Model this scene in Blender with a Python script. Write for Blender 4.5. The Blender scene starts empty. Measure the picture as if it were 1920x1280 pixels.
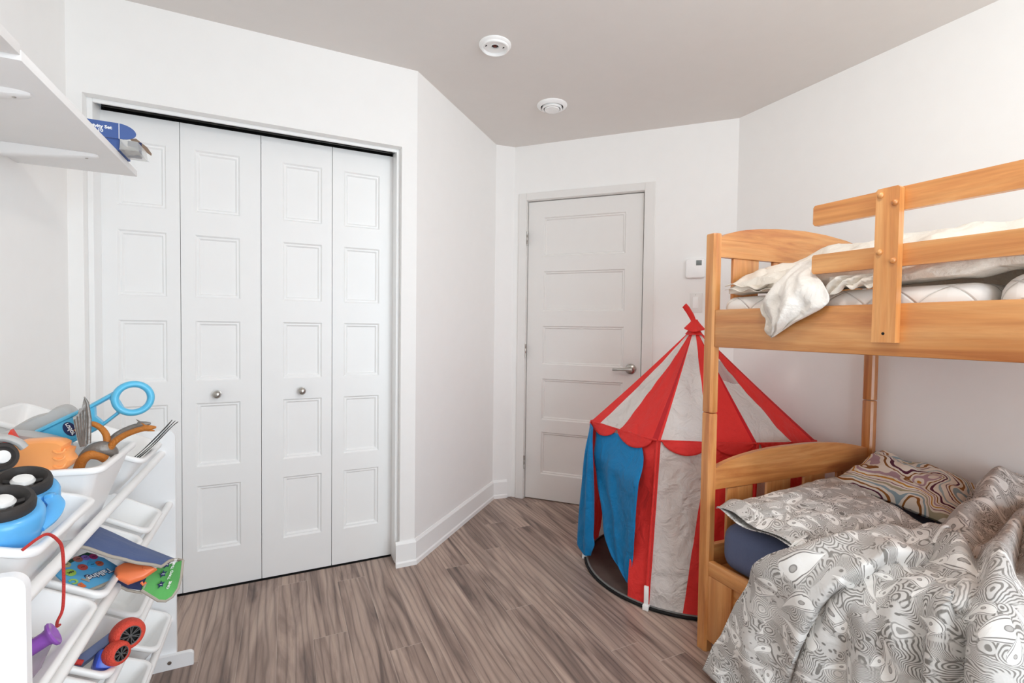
import bpy, bmesh, math, random
from mathutils import Vector, Matrix, noise as mnoise
random.seed(7)
C = bpy.context.scene.collection
PI = math.pi

# ------------------------------------------------------------------ helpers
def lin(c):
    def f(v):
        v /= 255.0
        return v / 12.92 if v <= 0.04045 else ((v + 0.055) / 1.055) ** 2.4
    return (f(c[0]), f(c[1]), f(c[2]), 1.0)

class MB:
    """collects shapes into one mesh"""
    def __init__(s):
        s.v = []; s.f = []; s.m = []; s.uv = {}
    def add(s, verts, faces, mi=0):
        b = len(s.v)
        s.v.extend([tuple(p) for p in verts])
        for f in faces:
            s.f.append(tuple(b + i for i in f)); s.m.append(mi)
        return b
    def box(s, lo, hi, bev=0.0, mi=0, xf=None):
        bm = bmesh.new()
        r = bmesh.ops.create_cube(bm, size=1.0)
        c = [(lo[i] + hi[i]) / 2 for i in range(3)]; d = [abs(hi[i] - lo[i]) for i in range(3)]
        for v in bm.verts:
            v.co = Vector((c[0] + v.co.x * d[0], c[1] + v.co.y * d[1], c[2] + v.co.z * d[2]))
        if bev > 0:
            bmesh.ops.bevel(bm, geom=bm.edges[:], offset=min(bev, min(d) * 0.45), segments=2, affect='EDGES', profile=0.5)
        s.bm(bm, mi, xf)
    def bm(s, bm, mi=0, xf=None):
        bm.verts.index_update()
        vs = [v.co.copy() for v in bm.verts]
        if xf: vs = [xf(v) for v in vs]
        s.add(vs, [tuple(v.index for v in f.verts) for f in bm.faces], mi)
        bm.free()
    def loft(s, loops, cap0=True, cap1=True, mi=0, closed=True):
        n = len(loops[0]); vs = [p for l in loops for p in l]; fs = []
        for i in range(len(loops) - 1):
            for j in range(n if closed else n - 1):
                k = (j + 1) % n
                fs.append((i * n + j, i * n + k, (i + 1) * n + k, (i + 1) * n + j))
        if cap0: fs.append(tuple(range(n - 1, -1, -1)))
        if cap1: fs.append(tuple((len(loops) - 1) * n + j for j in range(n)))
        s.add(vs, fs, mi)
    def tube(s, pts, r, seg=12, mi=0, cap=True, flat=1.0, up=None):
        pts = [Vector(p) for p in pts]; n = len(pts)
        rs = r if isinstance(r, (list, tuple)) else [r] * n
        loops = []; prev = None
        for i, p in enumerate(pts):
            d = (pts[min(i + 1, n - 1)] - pts[max(i - 1, 0)]).normalized()
            if prev is None:
                a = Vector(up) if up else (Vector((0, 0, 1)) if abs(d.z) < 0.9 else Vector((1, 0, 0)))
            else:
                a = prev
            a = (a - d * a.dot(d)).normalized(); b = d.cross(a); prev = a
            loops.append([p + (a * math.cos(t) * rs[i] + b * math.sin(t) * rs[i] * flat) for t in [2 * PI * k / seg for k in range(seg)]])
        s.loft(loops, cap, cap, mi)
    def lathe(s, prof, o, axis, seg=24, mi=0, cap0=True, cap1=True, ax1=None):
        """prof: list of (radius, height along axis)"""
        o = Vector(o); d = Vector(axis).normalized()
        a = Vector(ax1) if ax1 else (Vector((0, 0, 1)) if abs(d.z) < 0.9 else Vector((1, 0, 0)))
        a = (a - d * a.dot(d)).normalized(); b = d.cross(a)
        loops = [[o + d * h + (a * math.cos(t) + b * math.sin(t)) * max(r, 1e-5) for t in [2 * PI * k / seg for k in range(seg)]] for r, h in prof]
        s.loft(loops, cap0, cap1, mi)
    def ring(s, o, axis, R, r, seg=32, rseg=12, mi=0, flat=1.0, arc=(0, 2 * PI)):
        o = Vector(o); d = Vector(axis).normalized()
        a = Vector((0, 0, 1)) if abs(d.z) < 0.9 else Vector((1, 0, 0))
        a = (a - d * a.dot(d)).normalized(); b = d.cross(a)
        full = abs(arc[1] - arc[0] - 2 * PI) < 1e-6
        loops = []
        for k in range(seg + (0 if full else 1)):
            t = arc[0] + (arc[1] - arc[0]) * k / seg
            e = a * math.cos(t) + b * math.sin(t)
            loops.append([o + e * (R + r * math.cos(u)) + d * (r * flat * math.sin(u)) for u in [2 * PI * q / rseg for q in range(rseg)]])
        if full:
            loops.append(loops[0]); s.loft(loops, False, False, mi)
        else:
            s.loft(loops, True, True, mi)
    def prism(s, poly, fr, th, mi=0, bev=0.0):
        """poly 2d points mapped by fr(u,v,w); w from 0 to th"""
        n = len(poly)
        loops = [[fr(u, v, 0.0) for u, v in poly], [fr(u, v, th) for u, v in poly]]
        s.loft(loops, True, True, mi)
    def grid(s, fn, nu, nv, mi=0, uvf=None, th=0.0, nrm=None):
        b = len(s.v)
        P = [[Vector(fn(i / nu, j / nv)) for j in range(nv + 1)] for i in range(nu + 1)]
        vs = [P[i][j] for i in range(nu + 1) for j in range(nv + 1)]
        fs = [(i * (nv + 1) + j, (i + 1) * (nv + 1) + j, (i + 1) * (nv + 1) + j + 1, i * (nv + 1) + j + 1) for i in range(nu) for j in range(nv)]
        if uvf:
            for i in range(nu + 1):
                for j in range(nv + 1):
                    s.uv[b + i * (nv + 1) + j] = uvf(i / nu, j / nv)
        s.add(vs, fs, mi)

def obj(name, mb, mats, parent=None, smooth=True, ang=40, sub=0, solid=0.0, kind=None, label=None, off=-1):
    me = bpy.data.meshes.new(name)
    me.from_pydata(mb.v, [], mb.f)
    if not isinstance(mats, (list, tuple)): mats = [mats]
    for m in mats: me.materials.append(m)
    for p, mi in zip(me.polygons, mb.m): p.material_index = mi
    if mb.uv:
        ul = me.uv_layers.new(name='UVMap')
        for l in me.loops:
            ul.data[l.index].uv = mb.uv.get(l.vertex_index, (0, 0))
    me.validate(); me.update()
    bm = bmesh.new(); bm.from_mesh(me); bmesh.ops.recalc_face_normals(bm, faces=bm.faces[:]); bm.to_mesh(me); bm.free()
    if smooth:
        me.shade_smooth(); me.set_sharp_from_angle(angle=math.radians(ang))
    o = bpy.data.objects.new(name, me); C.objects.link(o)
    if solid:
        md = o.modifiers.new('thickness', 'SOLIDIFY'); md.thickness = solid; md.offset = off
    if sub:
        md = o.modifiers.new('smooth', 'SUBSURF'); md.levels = sub; md.render_levels = sub
    if parent is not None:
        o.parent = parent; o.matrix_parent_inverse = parent_world(parent).inverted()
    if kind: o['kind'] = kind
    if label: o['label'] = label
    return o

def parent_world(p):
    m = Matrix.Translation(p.location) if p.type == 'EMPTY' else Matrix.Identity(4)
    return m

def tag(o, label, cat, group=None):
    o['label'] = label; o['category'] = cat
    if group: o['group'] = group
    return o

def thing(name, label, cat, loc, group=None):
    o = bpy.data.objects.new(name, None); C.objects.link(o)
    o.location = loc; o.empty_display_size = 0.05
    return tag(o, label, cat, group)

def text_mesh(name, body, size, fr, mat, parent, extrude=0.0004, shear=0.0, bold=0.0):
    cu = bpy.data.curves.new(name, 'FONT'); cu.body = body; cu.size = size; cu.align_x = 'CENTER'; cu.align_y = 'CENTER'
    cu.extrude = extrude; cu.shear = shear; cu.offset = bold; cu.resolution_u = 3
    to = bpy.data.objects.new(name, cu); C.objects.link(to)
    dg = bpy.context.evaluated_depsgraph_get()
    me = bpy.data.meshes.new_from_object(to.evaluated_get(dg))
    bpy.data.objects.remove(to); bpy.data.curves.remove(cu)
    for v in me.vertices: v.co = fr(v.co.x, v.co.y, v.co.z)
    me.materials.clear(); me.materials.append(mat); me.name = name
    o = bpy.data.objects.new(name, me); C.objects.link(o)
    o.parent = parent; o.matrix_parent_inverse = parent_world(parent).inverted()
    return o

def frame(o, x, y):
    o = Vector(o); x = Vector(x).normalized(); y = Vector(y); y = (y - x * y.dot(x)).normalized(); z = x.cross(y)
    return lambda u, v, w=0.0: o + x * u + y * v + z * w

def lerp(a, b, t): return a + (b - a) * t
def sst(a, b, x):
    t = max(0.0, min(1.0, (x - a) / (b - a))) if b != a else (1.0 if x > a else 0.0)
    return t * t * (3 - 2 * t)
def interp(pts, x):
    if x <= pts[0][0]: return pts[0][1]
    for (a, p), (b, q) in zip(pts, pts[1:]):
        if x <= b: return lerp(p, q, (x - a) / (b - a))
    return pts[-1][1]
def catmull(pts, n):
    P = [Vector(p) for p in pts]; P = [P[0] * 2 - P[1]] + P + [P[-1] * 2 - P[-2]]; out = []
    for i in range(1, len(P) - 2):
        for k in range(n):
            t = k / n; a, b, c, d = P[i - 1:i + 3]
            out.append(0.5 * ((2 * b) + (c - a) * t + (2 * a - 5 * b + 4 * c - d) * t * t + (3 * b - a - 3 * c + d) * t ** 3))
    out.append(P[-2]); return out
def nz(x, y, z=0.0): return mnoise.noise(Vector((x, y, z)))
def rrect(w, h, r, n=5):
    pts = []
    for cx, cy, a0 in ((w / 2 - r, h / 2 - r, 0), (-w / 2 + r, h / 2 - r, PI / 2), (-w / 2 + r, -h / 2 + r, PI), (w / 2 - r, -h / 2 + r, 1.5 * PI)):
        for k in range(n + 1):
            a = a0 + PI / 2 * k / n; pts.append((cx + r * math.cos(a), cy + r * math.sin(a)))
    return pts

# ------------------------------------------------------------------ materials
class NT:
    def __init__(s, name):
        s.mat = bpy.data.materials.new(name); s.mat.use_nodes = True
        s.t = s.mat.node_tree; s.n = s.t.nodes; s.l = s.t.links
        s.b = s.n['Principled BSDF']
    def nd(s, typ, **kw):
        n = s.n.new(typ)
        for k, v in kw.items():
            if k.startswith('i_'):
                key = k[2:]; key = int(key) if key.isdigit() else key
                n.inputs[key].default_value = v
            else: setattr(n, k, v)
        return n
    def ln(s, a, b): s.l.new(a, b)
    def math(s, op, a, b=None):
        n = s.nd('ShaderNodeMath', operation=op)
        for i, v in enumerate((a, b)):
            if v is None: continue
            if hasattr(v, 'is_output') or hasattr(v, 'links'): s.ln(v, n.inputs[i])
            else: n.inputs[i].default_value = v
        return n.outputs[0]
    def ramp(s, fac, stops, interp='LINEAR'):
        r = s.nd('ShaderNodeValToRGB'); r.color_ramp.interpolation = interp
        e = r.color_ramp.elements
        while len(e) < len(stops): e.new(0.5)
        for el, (p, c) in zip(e, stops): el.position = p; el.color = c
        s.ln(fac, r.inputs[0]); return r.outputs[0]
    def mix(s, fac, a, b, mode='MIX'):
        m = s.nd('ShaderNodeMix', data_type='RGBA', blend_type=mode)
        for k, v in ((0, fac), (6, a), (7, b)):
            if hasattr(v, 'is_output'): s.ln(v, m.inputs[k])
            else: m.inputs[k].default_value = v
        return m.outputs[2]
    def bump(s, h, strength=0.2, dist=0.01):
        b = s.nd('ShaderNodeBump', i_Strength=strength, i_Distance=dist)
        s.ln(h, b.inputs['Height']); s.ln(b.outputs[0], s.b.inputs['Normal'])
    def coords(s, scale=(1, 1, 1), uv=False, rot=(0, 0, 0)):
        tc = s.nd('ShaderNodeTexCoord'); mp = s.nd('ShaderNodeMapping')
        mp.inputs['Scale'].default_value = scale; mp.inputs['Rotation'].default_value = rot
        s.ln(tc.outputs['UV' if uv else 'Object'], mp.inputs[0]); return mp.outputs[0]
    def noise(s, vec, scale, detail=4, rough=0.5, dist=0.0):
        n = s.nd('ShaderNodeTexNoise', i_Scale=scale, i_Detail=detail, i_Roughness=rough, i_Distortion=dist)
        s.ln(vec, n.inputs['Vector']); return n

def plain(name, c, rough=0.5, spec=0.5, bump=0.0, bscale=80, var=0.03, metal=0.0, sheen=0.0, sss=0.0, alpha=1.0, trans=0.0, coat=0.0):
    m = NT(name); col = lin(c)
    v = m.coords(); n = m.noise(v, 14 if var else 5, 3)
    dark = tuple(x * (1 - var) for x in col[:3]) + (1,)
    m.ln(m.ramp(n.outputs[0], [(0.3, dark), (0.7, col)]), m.b.inputs['Base Color'])
    m.b.inputs['Roughness'].default_value = rough; m.b.inputs['Specular IOR Level'].default_value = spec
    m.b.inputs['Metallic'].default_value = metal
    if coat: m.b.inputs['Coat Weight'].default_value = coat
    if sheen: m.b.inputs['Sheen Weight'].default_value = sheen
    if trans: m.b.inputs['Transmission Weight'].default_value = trans
    if alpha < 1: m.b.inputs['Alpha'].default_value = alpha
    if bump:
        b = m.noise(v, bscale, 4); m.bump(b.outputs[0], bump, 0.004)
    return m.mat

def wood(name, axis, light=(236, 178, 116), mid=(220, 152, 88), dark=(190, 114, 60), rough=0.3):
    m = NT(name)
    sc = [16, 16, 16]; sc[axis] = 1.3
    v = m.coords(tuple(sc)); n = m.noise(v, 1.6, 6, 0.6, 0.6)
    sc2 = [70, 70, 70]; sc2[axis] = 2.2
    n2 = m.noise(m.coords(tuple(sc2)), 1.5, 5, 0.6, 0.3)
    sc3 = [5, 5, 5]; sc3[axis] = 1.5
    n3 = m.noise(m.coords(tuple(sc3)), 1.0, 3, 0.5, 0.4)
    c1 = m.ramp(n.outputs[0], [(0.3, lin(dark)), (0.5, lin(mid)), (0.7, lin(light))])
    c2 = m.ramp(n2.outputs[0], [(0.35, (0.82, 0.8, 0.76, 1)), (0.6, (1, 1, 1, 1))])
    c3 = m.ramp(n3.outputs[0], [(0.35, (0.78, 0.70, 0.62, 1)), (0.62, (1.0, 1.0, 1.0, 1))])
    c = m.mix(0.6, c1, c2, 'MULTIPLY'); c = m.mix(0.8, c, c3, 'MULTIPLY')
    m.ln(c, m.b.inputs['Base Color']); m.b.inputs['Roughness'].default_value = rough
    m.b.inputs['Coat Weight'].default_value = 0.35; m.b.inputs['Coat Roughness'].default_value = 0.22
    m.bump(n2.outputs[0], 0.05, 0.002)
    return m.mat

def cloth(name, c, rough=0.85, weave=900, wr=0.25, wscale=9, uv=False, trans=0.0):
    m = NT(name); v = m.coords(uv=uv)
    n = m.noise(v, wscale, 5, 0.55, 0.6); w = m.noise(v, weave, 2)
    col = lin(c); d = tuple(x * 0.93 for x in col[:3]) + (1,)
    m.ln(m.ramp(w.outputs[0], [(0.3, d), (0.7, col)]), m.b.inputs['Base Color'])
    m.b.inputs['Roughness'].default_value = rough; m.b.inputs['Sheen Weight'].default_value = 0.08
    m.b.inputs['Specular IOR Level'].default_value = 0.25
    if trans:
        m.b.inputs['Transmission Weight'].default_value = 0.0
        tr = m.nd('ShaderNodeBsdfTranslucent'); tr.inputs[0].default_value = col
        mx = m.nd('ShaderNodeMixShader'); mx.inputs[0].default_value = trans
        out = m.n['Material Output']; m.ln(m.b.outputs[0], mx.inputs[1]); m.ln(tr.outputs[0], mx.inputs[2]); m.ln(mx.outputs[0], out.inputs[0])
    m.bump(n.outputs[0], wr, 0.03)
    return m.mat

def floor_mat():
    m = NT('laminate_planks'); PW, PL = 0.122, 1.22
    tc = m.nd('ShaderNodeTexCoord'); sp = m.nd('ShaderNodeSeparateXYZ'); m.ln(tc.outputs['Object'], sp.inputs[0])
    X = m.math('ADD', sp.outputs[0], 0.027 + 40 * PW); Y = sp.outputs[1]
    row = m.math('FLOOR', m.math('DIVIDE', X, PW))
    fx = m.math('FRACT', m.math('DIVIDE', X, PW))
    wn = m.nd('ShaderNodeTexWhiteNoise', noise_dimensions='1D'); m.ln(row, wn.inputs['W'])
    yo = m.math('ADD', m.math('DIVIDE', Y, PL), m.math('MULTIPLY', wn.outputs[0], 7.31))
    yo = m.math('ADD', yo, 20.0)
    fy = m.math('FRACT', yo); col = m.math('FLOOR', yo)
    cid = m.nd('ShaderNodeCombineXYZ'); m.ln(row, cid.inputs[0]); m.ln(col, cid.inputs[1])
    wn2 = m.nd('ShaderNodeTexWhiteNoise', noise_dimensions='3D'); m.ln(cid.outputs[0], wn2.inputs[0])
    # grain coordinates shifted per plank
    sh = m.nd('ShaderNodeVectorMath', operation='SCALE'); m.ln(wn2.outputs['Color'], sh.inputs[0]); sh.inputs['Scale'].default_value = 9.0
    ad = m.nd('ShaderNodeVectorMath', operation='ADD'); m.ln(tc.outputs['Object'], ad.inputs[0]); m.ln(sh.outputs[0], ad.inputs[1])
    def mp(sc):
        q = m.nd('ShaderNodeMapping'); q.inputs['Scale'].default_value = sc; m.ln(ad.outputs[0], q.inputs[0]); return q.outputs[0]
    g1 = m.noise(mp((9, 0.9, 1)), 1.0, 4, 0.55, 2.2)
    g2 = m.noise(mp((55, 2.2, 1)), 1.0, 5, 0.62, 1.2)
    g3 = m.noise(mp((300, 9.0, 1)), 1.0, 3, 0.6, 0.2)
    # cathedral figure: distorted bands
    wv = m.nd('ShaderNodeTexWave', wave_type='BANDS', bands_direction='X', i_Scale=2.2, i_Distortion=11.0, i_Detail=2.5)
    wv.inputs['Detail Scale'].default_value = 0.8
    m.ln(mp((5.0, 0.55, 1)), wv.inputs['Vector'])
    base = m.ramp(g1.outputs[0], [(0.28, lin((104, 88, 82))), (0.42, lin((150, 130, 120))), (0.54, lin((176, 155, 143))), (0.72, lin((196, 176, 163)))])
    fig = m.ramp(wv.outputs[0], [(0.0, (0.52, 0.50, 0.50, 1)), (0.16, (0.88, 0.87, 0.87, 1)), (0.6, (1.0, 1.0, 1.0, 1)), (1.0, (1.05, 1.04, 1.02, 1))])
    c = m.mix(0.75, base, fig, 'MULTIPLY')
    c = m.mix(0.5, c, m.ramp(g2.outputs[0], [(0.3, (0.72, 0.70, 0.69, 1)), (0.55, (1, 1, 1, 1))]), 'MULTIPLY')
    c = m.mix(0.35, c, m.ramp(g3.outputs[0], [(0.35, (0.78, 0.77, 0.76, 1)), (0.6, (1.05, 1.05, 1.05, 1))]), 'MULTIPLY')
    tint = m.ramp(wn2.outputs[0], [(0.0, (0.88, 0.86, 0.85, 1)), (1.0, (1.06, 1.04, 1.02, 1))])
    c = m.mix(0.9, c, tint, 'MULTIPLY')
    # seams
    ex = m.math('MULTIPLY', m.math('MINIMUM', fx, m.math('SUBTRACT', 1.0, fx)), PW)
    ey = m.math('MULTIPLY', m.math('MINIMUM', fy, m.math('SUBTRACT', 1.0, fy)), PL)
    e = m.math('MINIMUM', m.math('MULTIPLY', ex, 1.6), ey)
    seam = m.math('LESS_THAN', e, 0.0011)
    c = m.mix(m.math('MULTIPLY', seam, 0.5), c, lin((205, 190, 178)))
    m.ln(c, m.b.inputs['Base Color'])
    m.ln(m.ramp(g2.outputs[0], [(0.2, (0.42,) * 3 + (1,)), (0.8, (0.3,) * 3 + (1,))]), m.b.inputs['Roughness'])
    m.b.inputs['Specular IOR Level'].default_value = 0.4
    m.bump(g2.outputs[0], 0.06, 0.002)
    return m.mat

def paisley(name, light=(240, 238, 234), dark=(124, 120, 115)):
    """printed swirls: ringed medallions, teardrops and fine hatching on off-white cotton"""
    m = NT(name); v = m.coords(uv=True)
    w = m.noise(v, 5.0, 2, 0.5); w2 = m.noise(v, 30.0, 2, 0.5)
    def warp(vec, nn, amt):
        s = m.nd('ShaderNodeVectorMath', operation='SUBTRACT'); m.ln(nn.outputs['Color'], s.inputs[0]); s.inputs[1].default_value = (0.5, 0.5, 0.5)
        k = m.nd('ShaderNodeVectorMath', operation='SCALE'); m.ln(s.outputs[0], k.inputs[0]); k.inputs['Scale'].default_value = amt
        a = m.nd('ShaderNodeVectorMath', operation='ADD'); m.ln(vec, a.inputs[0]); m.ln(k.outputs[0], a.inputs[1]); return a.outputs[0]
    p = warp(v, w, 0.085); q = warp(p, w2, 0.012)
    def vor(vec, sc, feat='F1'):
        n = m.nd('ShaderNodeTexVoronoi', i_Scale=sc, feature=feat); m.ln(vec, n.inputs['Vector']); return n.outputs['Distance']
    K, Wh = (0, 0, 0, 1), (1, 1, 1, 1)
    d = vor(q, 7.0); d2 = vor(q, 30.0); d3 = vor(p, 64.0)
    def lines(val, freq, lo=-0.55, hi=0.05):
        sn = m.math('SINE', m.math('MULTIPLY', val, freq))
        return m.ramp(m.math('MULTIPLY', m.math('ADD', sn, 1.0), 0.5), [((lo + 1) / 2, K), ((hi + 1) / 2, Wh)])
    n3 = m.noise(q, 8.0, 1, 0.4, 0.6)
    big = lines(d, 210.0); small = lines(d2, 40.0); hatch = lines(n3.outputs[0], 520.0); dots = m.ramp(d3, [(0.20, K), (0.27, Wh)])
    ground = m.mix(m.ramp(m.noise(v, 13.0, 1).outputs[0], [(0.45, K), (0.52, Wh)]), small, hatch)
    ground = m.mix(m.ramp(m.noise(p, 17.0, 1).outputs[0], [(0.60, K), (0.62, Wh)]), ground, dots)
    zr = m.ramp(d, [(0.0, K), (0.20, K), (0.22, Wh)])
    tone = m.mix(m.ramp(m.noise(v, 4.0, 2).outputs[0], [(0.35, K), (0.65, Wh)]), lin(dark), lin(tuple(c + 20 for c in dark)))
    col = m.mix(ground, tone, lin((211, 208, 204)))
    col = m.mix(zr, m.mix(big, m.mix(0.35, tone, lin((211, 208, 204))), lin((224, 221, 217))), col)
    # paisley drops: a bent teardrop in every cell of a jittered grid
    def drops(col, vec, sc, L, Wd, prob):
        n = m.nd('ShaderNodeTexVoronoi', i_Scale=sc, feature='F1'); m.ln(vec, n.inputs['Vector'])
        df = m.nd('ShaderNodeVectorMath', operation='SUBTRACT'); m.ln(vec, df.inputs[0]); m.ln(n.outputs['Position'], df.inputs[1])
        sp = m.nd('ShaderNodeSeparateXYZ'); m.ln(n.outputs['Color'], sp.inputs[0])
        rot = m.nd('ShaderNodeVectorRotate', rotation_type='Z_AXIS'); m.ln(df.outputs[0], rot.inputs['Vector']); m.ln(m.math('MULTIPLY', sp.outputs[0], 6.283), rot.inputs['Angle'])
        lo = m.nd('ShaderNodeSeparateXYZ'); m.ln(rot.outputs[0], lo.inputs[0])
        t = m.math('ADD', m.math('DIVIDE', lo.outputs[1], 2 * L), 0.5)
        tc = m.math('MINIMUM', m.math('MAXIMUM', t, 0.001), 0.999)
        wd = m.math('MULTIPLY', m.math('MULTIPLY', m.math('POWER', tc, 0.45), m.math('POWER', m.math('SUBTRACT', 1.0, tc), 1.15)), Wd * 2.1)
        bend = m.math('MULTIPLY', m.math('POWER', tc, 2.4), L * 0.95)
        f = m.math('DIVIDE', m.math('ABSOLUTE', m.math('SUBTRACT', lo.outputs[0], bend)), m.math('ADD', wd, 0.0006))
        ins = m.math('MULTIPLY', m.math('GREATER_THAN', t, 0.0), m.math('LESS_THAN', t, 1.0))
        on = m.math('MULTIPLY', ins, m.math('GREATER_THAN', sp.outputs[1], 1.0 - prob))
        prof = m.ramp(m.math('MULTIPLY', f, 0.5), [(0.0, lin(light)), (0.30, lin(light)), (0.315, lin((130, 126, 122))), (0.345, lin((130, 126, 122))), (0.36, lin((236, 233, 229))), (0.43, lin((222, 219, 215))), (0.445, lin((140, 136, 132))), (0.47, lin((140, 136, 132))), (0.49, lin((226, 223, 219)))])
        ex = m.math('SUBTRACT', lo.outputs[0], m.math('MULTIPLY', bend, 1.0)); ey = m.math('SUBTRACT', lo.outputs[1], -0.30 * L)
        er = m.math('DIVIDE', m.math('SQRT', m.math('ADD', m.math('MULTIPLY', ex, ex), m.math('MULTIPLY', m.math('MULTIPLY', ey, ey), 0.45))), Wd)
        eye = m.ramp(er, [(0.0, lin((186, 182, 178))), (0.13, lin((176, 172, 168))), (0.15, lin((140, 136, 132))), (0.18, lin((140, 136, 132))), (0.20, lin(light))])
        prof = m.mix(m.math('LESS_THAN', er, 0.36), prof, eye)
        return m.mix(m.math('MULTIPLY', on, m.math('LESS_THAN', f, 1.0)), col, prof)
    col = drops(col, p, 8.5, 0.046, 0.030, 0.7)
    col = drops(col, warp(v, w, 0.06), 15.0, 0.026, 0.016, 0.6)
    m.ln(col, m.b.inputs['Base Color']); m.b.inputs['Roughness'].default_value = 0.8
    m.b.inputs['Specular IOR Level'].default_value = 0.2; m.b.inputs['Sheen Weight'].default_value = 0.05
    wr = m.noise(v, 22.0, 4, 0.55, 0.5); m.bump(wr.outputs[0], 0.34, 0.02)
    return m.mat

def marbled(name):
    m = NT(name); v = m.coords(uv=True, scale=(1.0, 1.0, 1.0))
    w = m.noise(v, 5.5, 1, 0.4, 0.6)
    s = m.nd('ShaderNodeVectorMath', operation='SUBTRACT'); m.ln(w.outputs['Color'], s.inputs[0]); s.inputs[1].default_value = (0.5, 0.5, 0.5)
    k = m.nd('ShaderNodeVectorMath', operation='SCALE'); m.ln(s.outputs[0], k.inputs[0]); k.inputs['Scale'].default_value = 0.42
    a = m.nd('ShaderNodeVectorMath', operation='ADD'); m.ln(v, a.inputs[0]); m.ln(k.outputs[0], a.inputs[1])
    sp = m.nd('ShaderNodeSeparateXYZ'); m.ln(a.outputs[0], sp.inputs[0])
    f = m.math('FRACT', m.math('ADD', m.math('MULTIPLY', m.math('ADD', sp.outputs[0], m.math('MULTIPLY', sp.outputs[1], 0.35)), 3.1), 10.0))
    W = lin((233, 226, 215))
    st = [(0.0, W), (0.07, lin((92, 44, 66))), (0.10, W), (0.16, lin((150, 98, 48))), (0.21, W), (0.27, lin((148, 170, 180))), (0.33, W),
          (0.38, lin((172, 164, 138))), (0.43, W), (0.47, lin((120, 72, 96))), (0.49, W), (0.55, lin((196, 140, 54))), (0.59, W), (0.64, lin((178, 150, 160))),
          (0.69, W), (0.73, lin((140, 92, 46))), (0.76, W), (0.82, lin((88, 40, 62))), (0.87, W), (0.92, lin((160, 178, 184))), (0.955, W)]
    m.ln(m.ramp(f, st, 'CONSTANT'), m.b.inputs['Base Color']); m.b.inputs['Roughness'].default_value = 0.8
    m.b.inputs['Specular IOR Level'].default_value = 0.2
    wr = m.noise(v, 14.0, 4); m.bump(wr.outputs[0], 0.15, 0.02)
    return m.mat

def quilt(name, c):
    m = NT(name); o3 = m.nd('ShaderNodeSeparateXYZ'); m.ln(m.coords(), o3.inputs[0])
    zx = m.math('ADD', o3.outputs[2], o3.outputs[0])
    pa = m.math('MULTIPLY', m.math('ADD', o3.outputs[1], zx), 0.70711); pb = m.math('MULTIPLY', m.math('SUBTRACT', o3.outputs[1], zx), 0.70711)
    def tri(o):
        f = m.math('FRACT', m.math('ADD', m.math('MULTIPLY', o, 12.0), 50.0)); return m.math('MINIMUM', f, m.math('SUBTRACT', 1.0, f))
    e = m.math('MINIMUM', tri(pa), tri(pb))
    h = m.ramp(e, [(0.0, (0, 0, 0, 1)), (0.05, (0.55,) * 3 + (1,)), (0.5, (1, 1, 1, 1))])
    m.ln(m.ramp(e, [(0.0, lin((200, 197, 191))), (0.022, lin(c))]), m.b.inputs['Base Color'])
    m.b.inputs['Roughness'].default_value = 0.85; m.b.inputs['Specular IOR Level'].default_value = 0.2
    m.bump(h, 0.5, 0.012)
    return m.mat

def glass_like(name, c, rough=0.15, alpha=0.35):
    m = NT(name); m.b.inputs['Base Color'].default_value = lin(c); m.b.inputs['Roughness'].default_value = rough
    m.b.inputs['Alpha'].default_value = alpha; return m.mat

M = {}
M['wall'] = plain('white_wall_paint', (248, 247, 245), 0.6, 0.3, 0.05, 220, 0.012)
M['ceiling'] = plain('ceiling_paint', (228, 223, 219), 0.8, 0.2, 0.06, 180, 0.015)
M['trim'] = plain('white_trim_gloss', (248, 248, 247), 0.35, 0.4, 0.0, 80, 0.01)
M['door'] = plain('white_door_paint', (246, 246, 245), 0.38, 0.4, 0.03, 260, 0.01)
M['rdoor'] = plain('grey_white_door_paint', (236, 234, 231), 0.4, 0.4, 0.03, 260, 0.01)
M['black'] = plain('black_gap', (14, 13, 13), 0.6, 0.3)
M['track'] = plain('track_metal', (90, 88, 86), 0.35, 0.5, metal=0.8)
M['nickel'] = plain('brushed_nickel', (190, 186, 180), 0.28, 0.5, 0.05, 400, 0.05, metal=1.0)
M['floor'] = floor_mat()
M['plastic'] = plain('white_plastic', (249, 249, 248), 0.32, 0.45, 0.0, 80, 0.01)
M['melamine'] = plain('white_melamine', (247, 248, 249), 0.4, 0.4, 0.0, 80, 0.01)
M['shelf'] = plain('white_shelf_laminate', (245, 244, 243), 0.5, 0.35, 0.04, 120, 0.012)
M['woodx'] = wood('honey_wood_across', 0); M['woody'] = wood('honey_wood_along', 1); M['woodz'] = wood('honey_wood_upright', 2)
M['wood_edge'] = wood('pale_wood_edge', 2, (236, 214, 186), (228, 200, 168), (214, 180, 144))
M['red'] = cloth('red_tent_nylon', (238, 58, 54), 0.55, 700, 0.5, 12, trans=0.15)
M['redd'] = cloth('dark_red_sleeve', (196, 26, 34), 0.6, 700, 0.3, 12)
M['tentw'] = cloth('off_white_tent_nylon', (246, 241, 236), 0.5, 700, 1.0, 13, trans=0.25)
M['blue'] = cloth('blue_tent_nylon', (14, 128, 188), 0.5, 700, 0.6, 10, trans=0.1)
M['mesh'] = glass_like('clear_mesh_window', (220, 212, 210), 0.3, 0.55)
M['tfloor'] = plain('grey_tent_floor', (96, 84, 78), 0.5, 0.4, 0.15, 40, 0.25)
M['piping'] = plain('grey_piping', (120, 120, 118), 0.6)
M['navy'] = cloth('navy_fitted_sheet', (98, 108, 138), 0.9, 500, 0.25, 12)
M['paisley'] = paisley('grey_paisley_cotton')
M['marble'] = marbled('swirl_print_cotton')
M['quilt'] = quilt('quilted_mattress_pad', (236, 233, 228))
M['cream'] = cloth('cream_cotton_sheet', (236, 228, 216), 0.85, 500, 0.5, 14)
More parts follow.
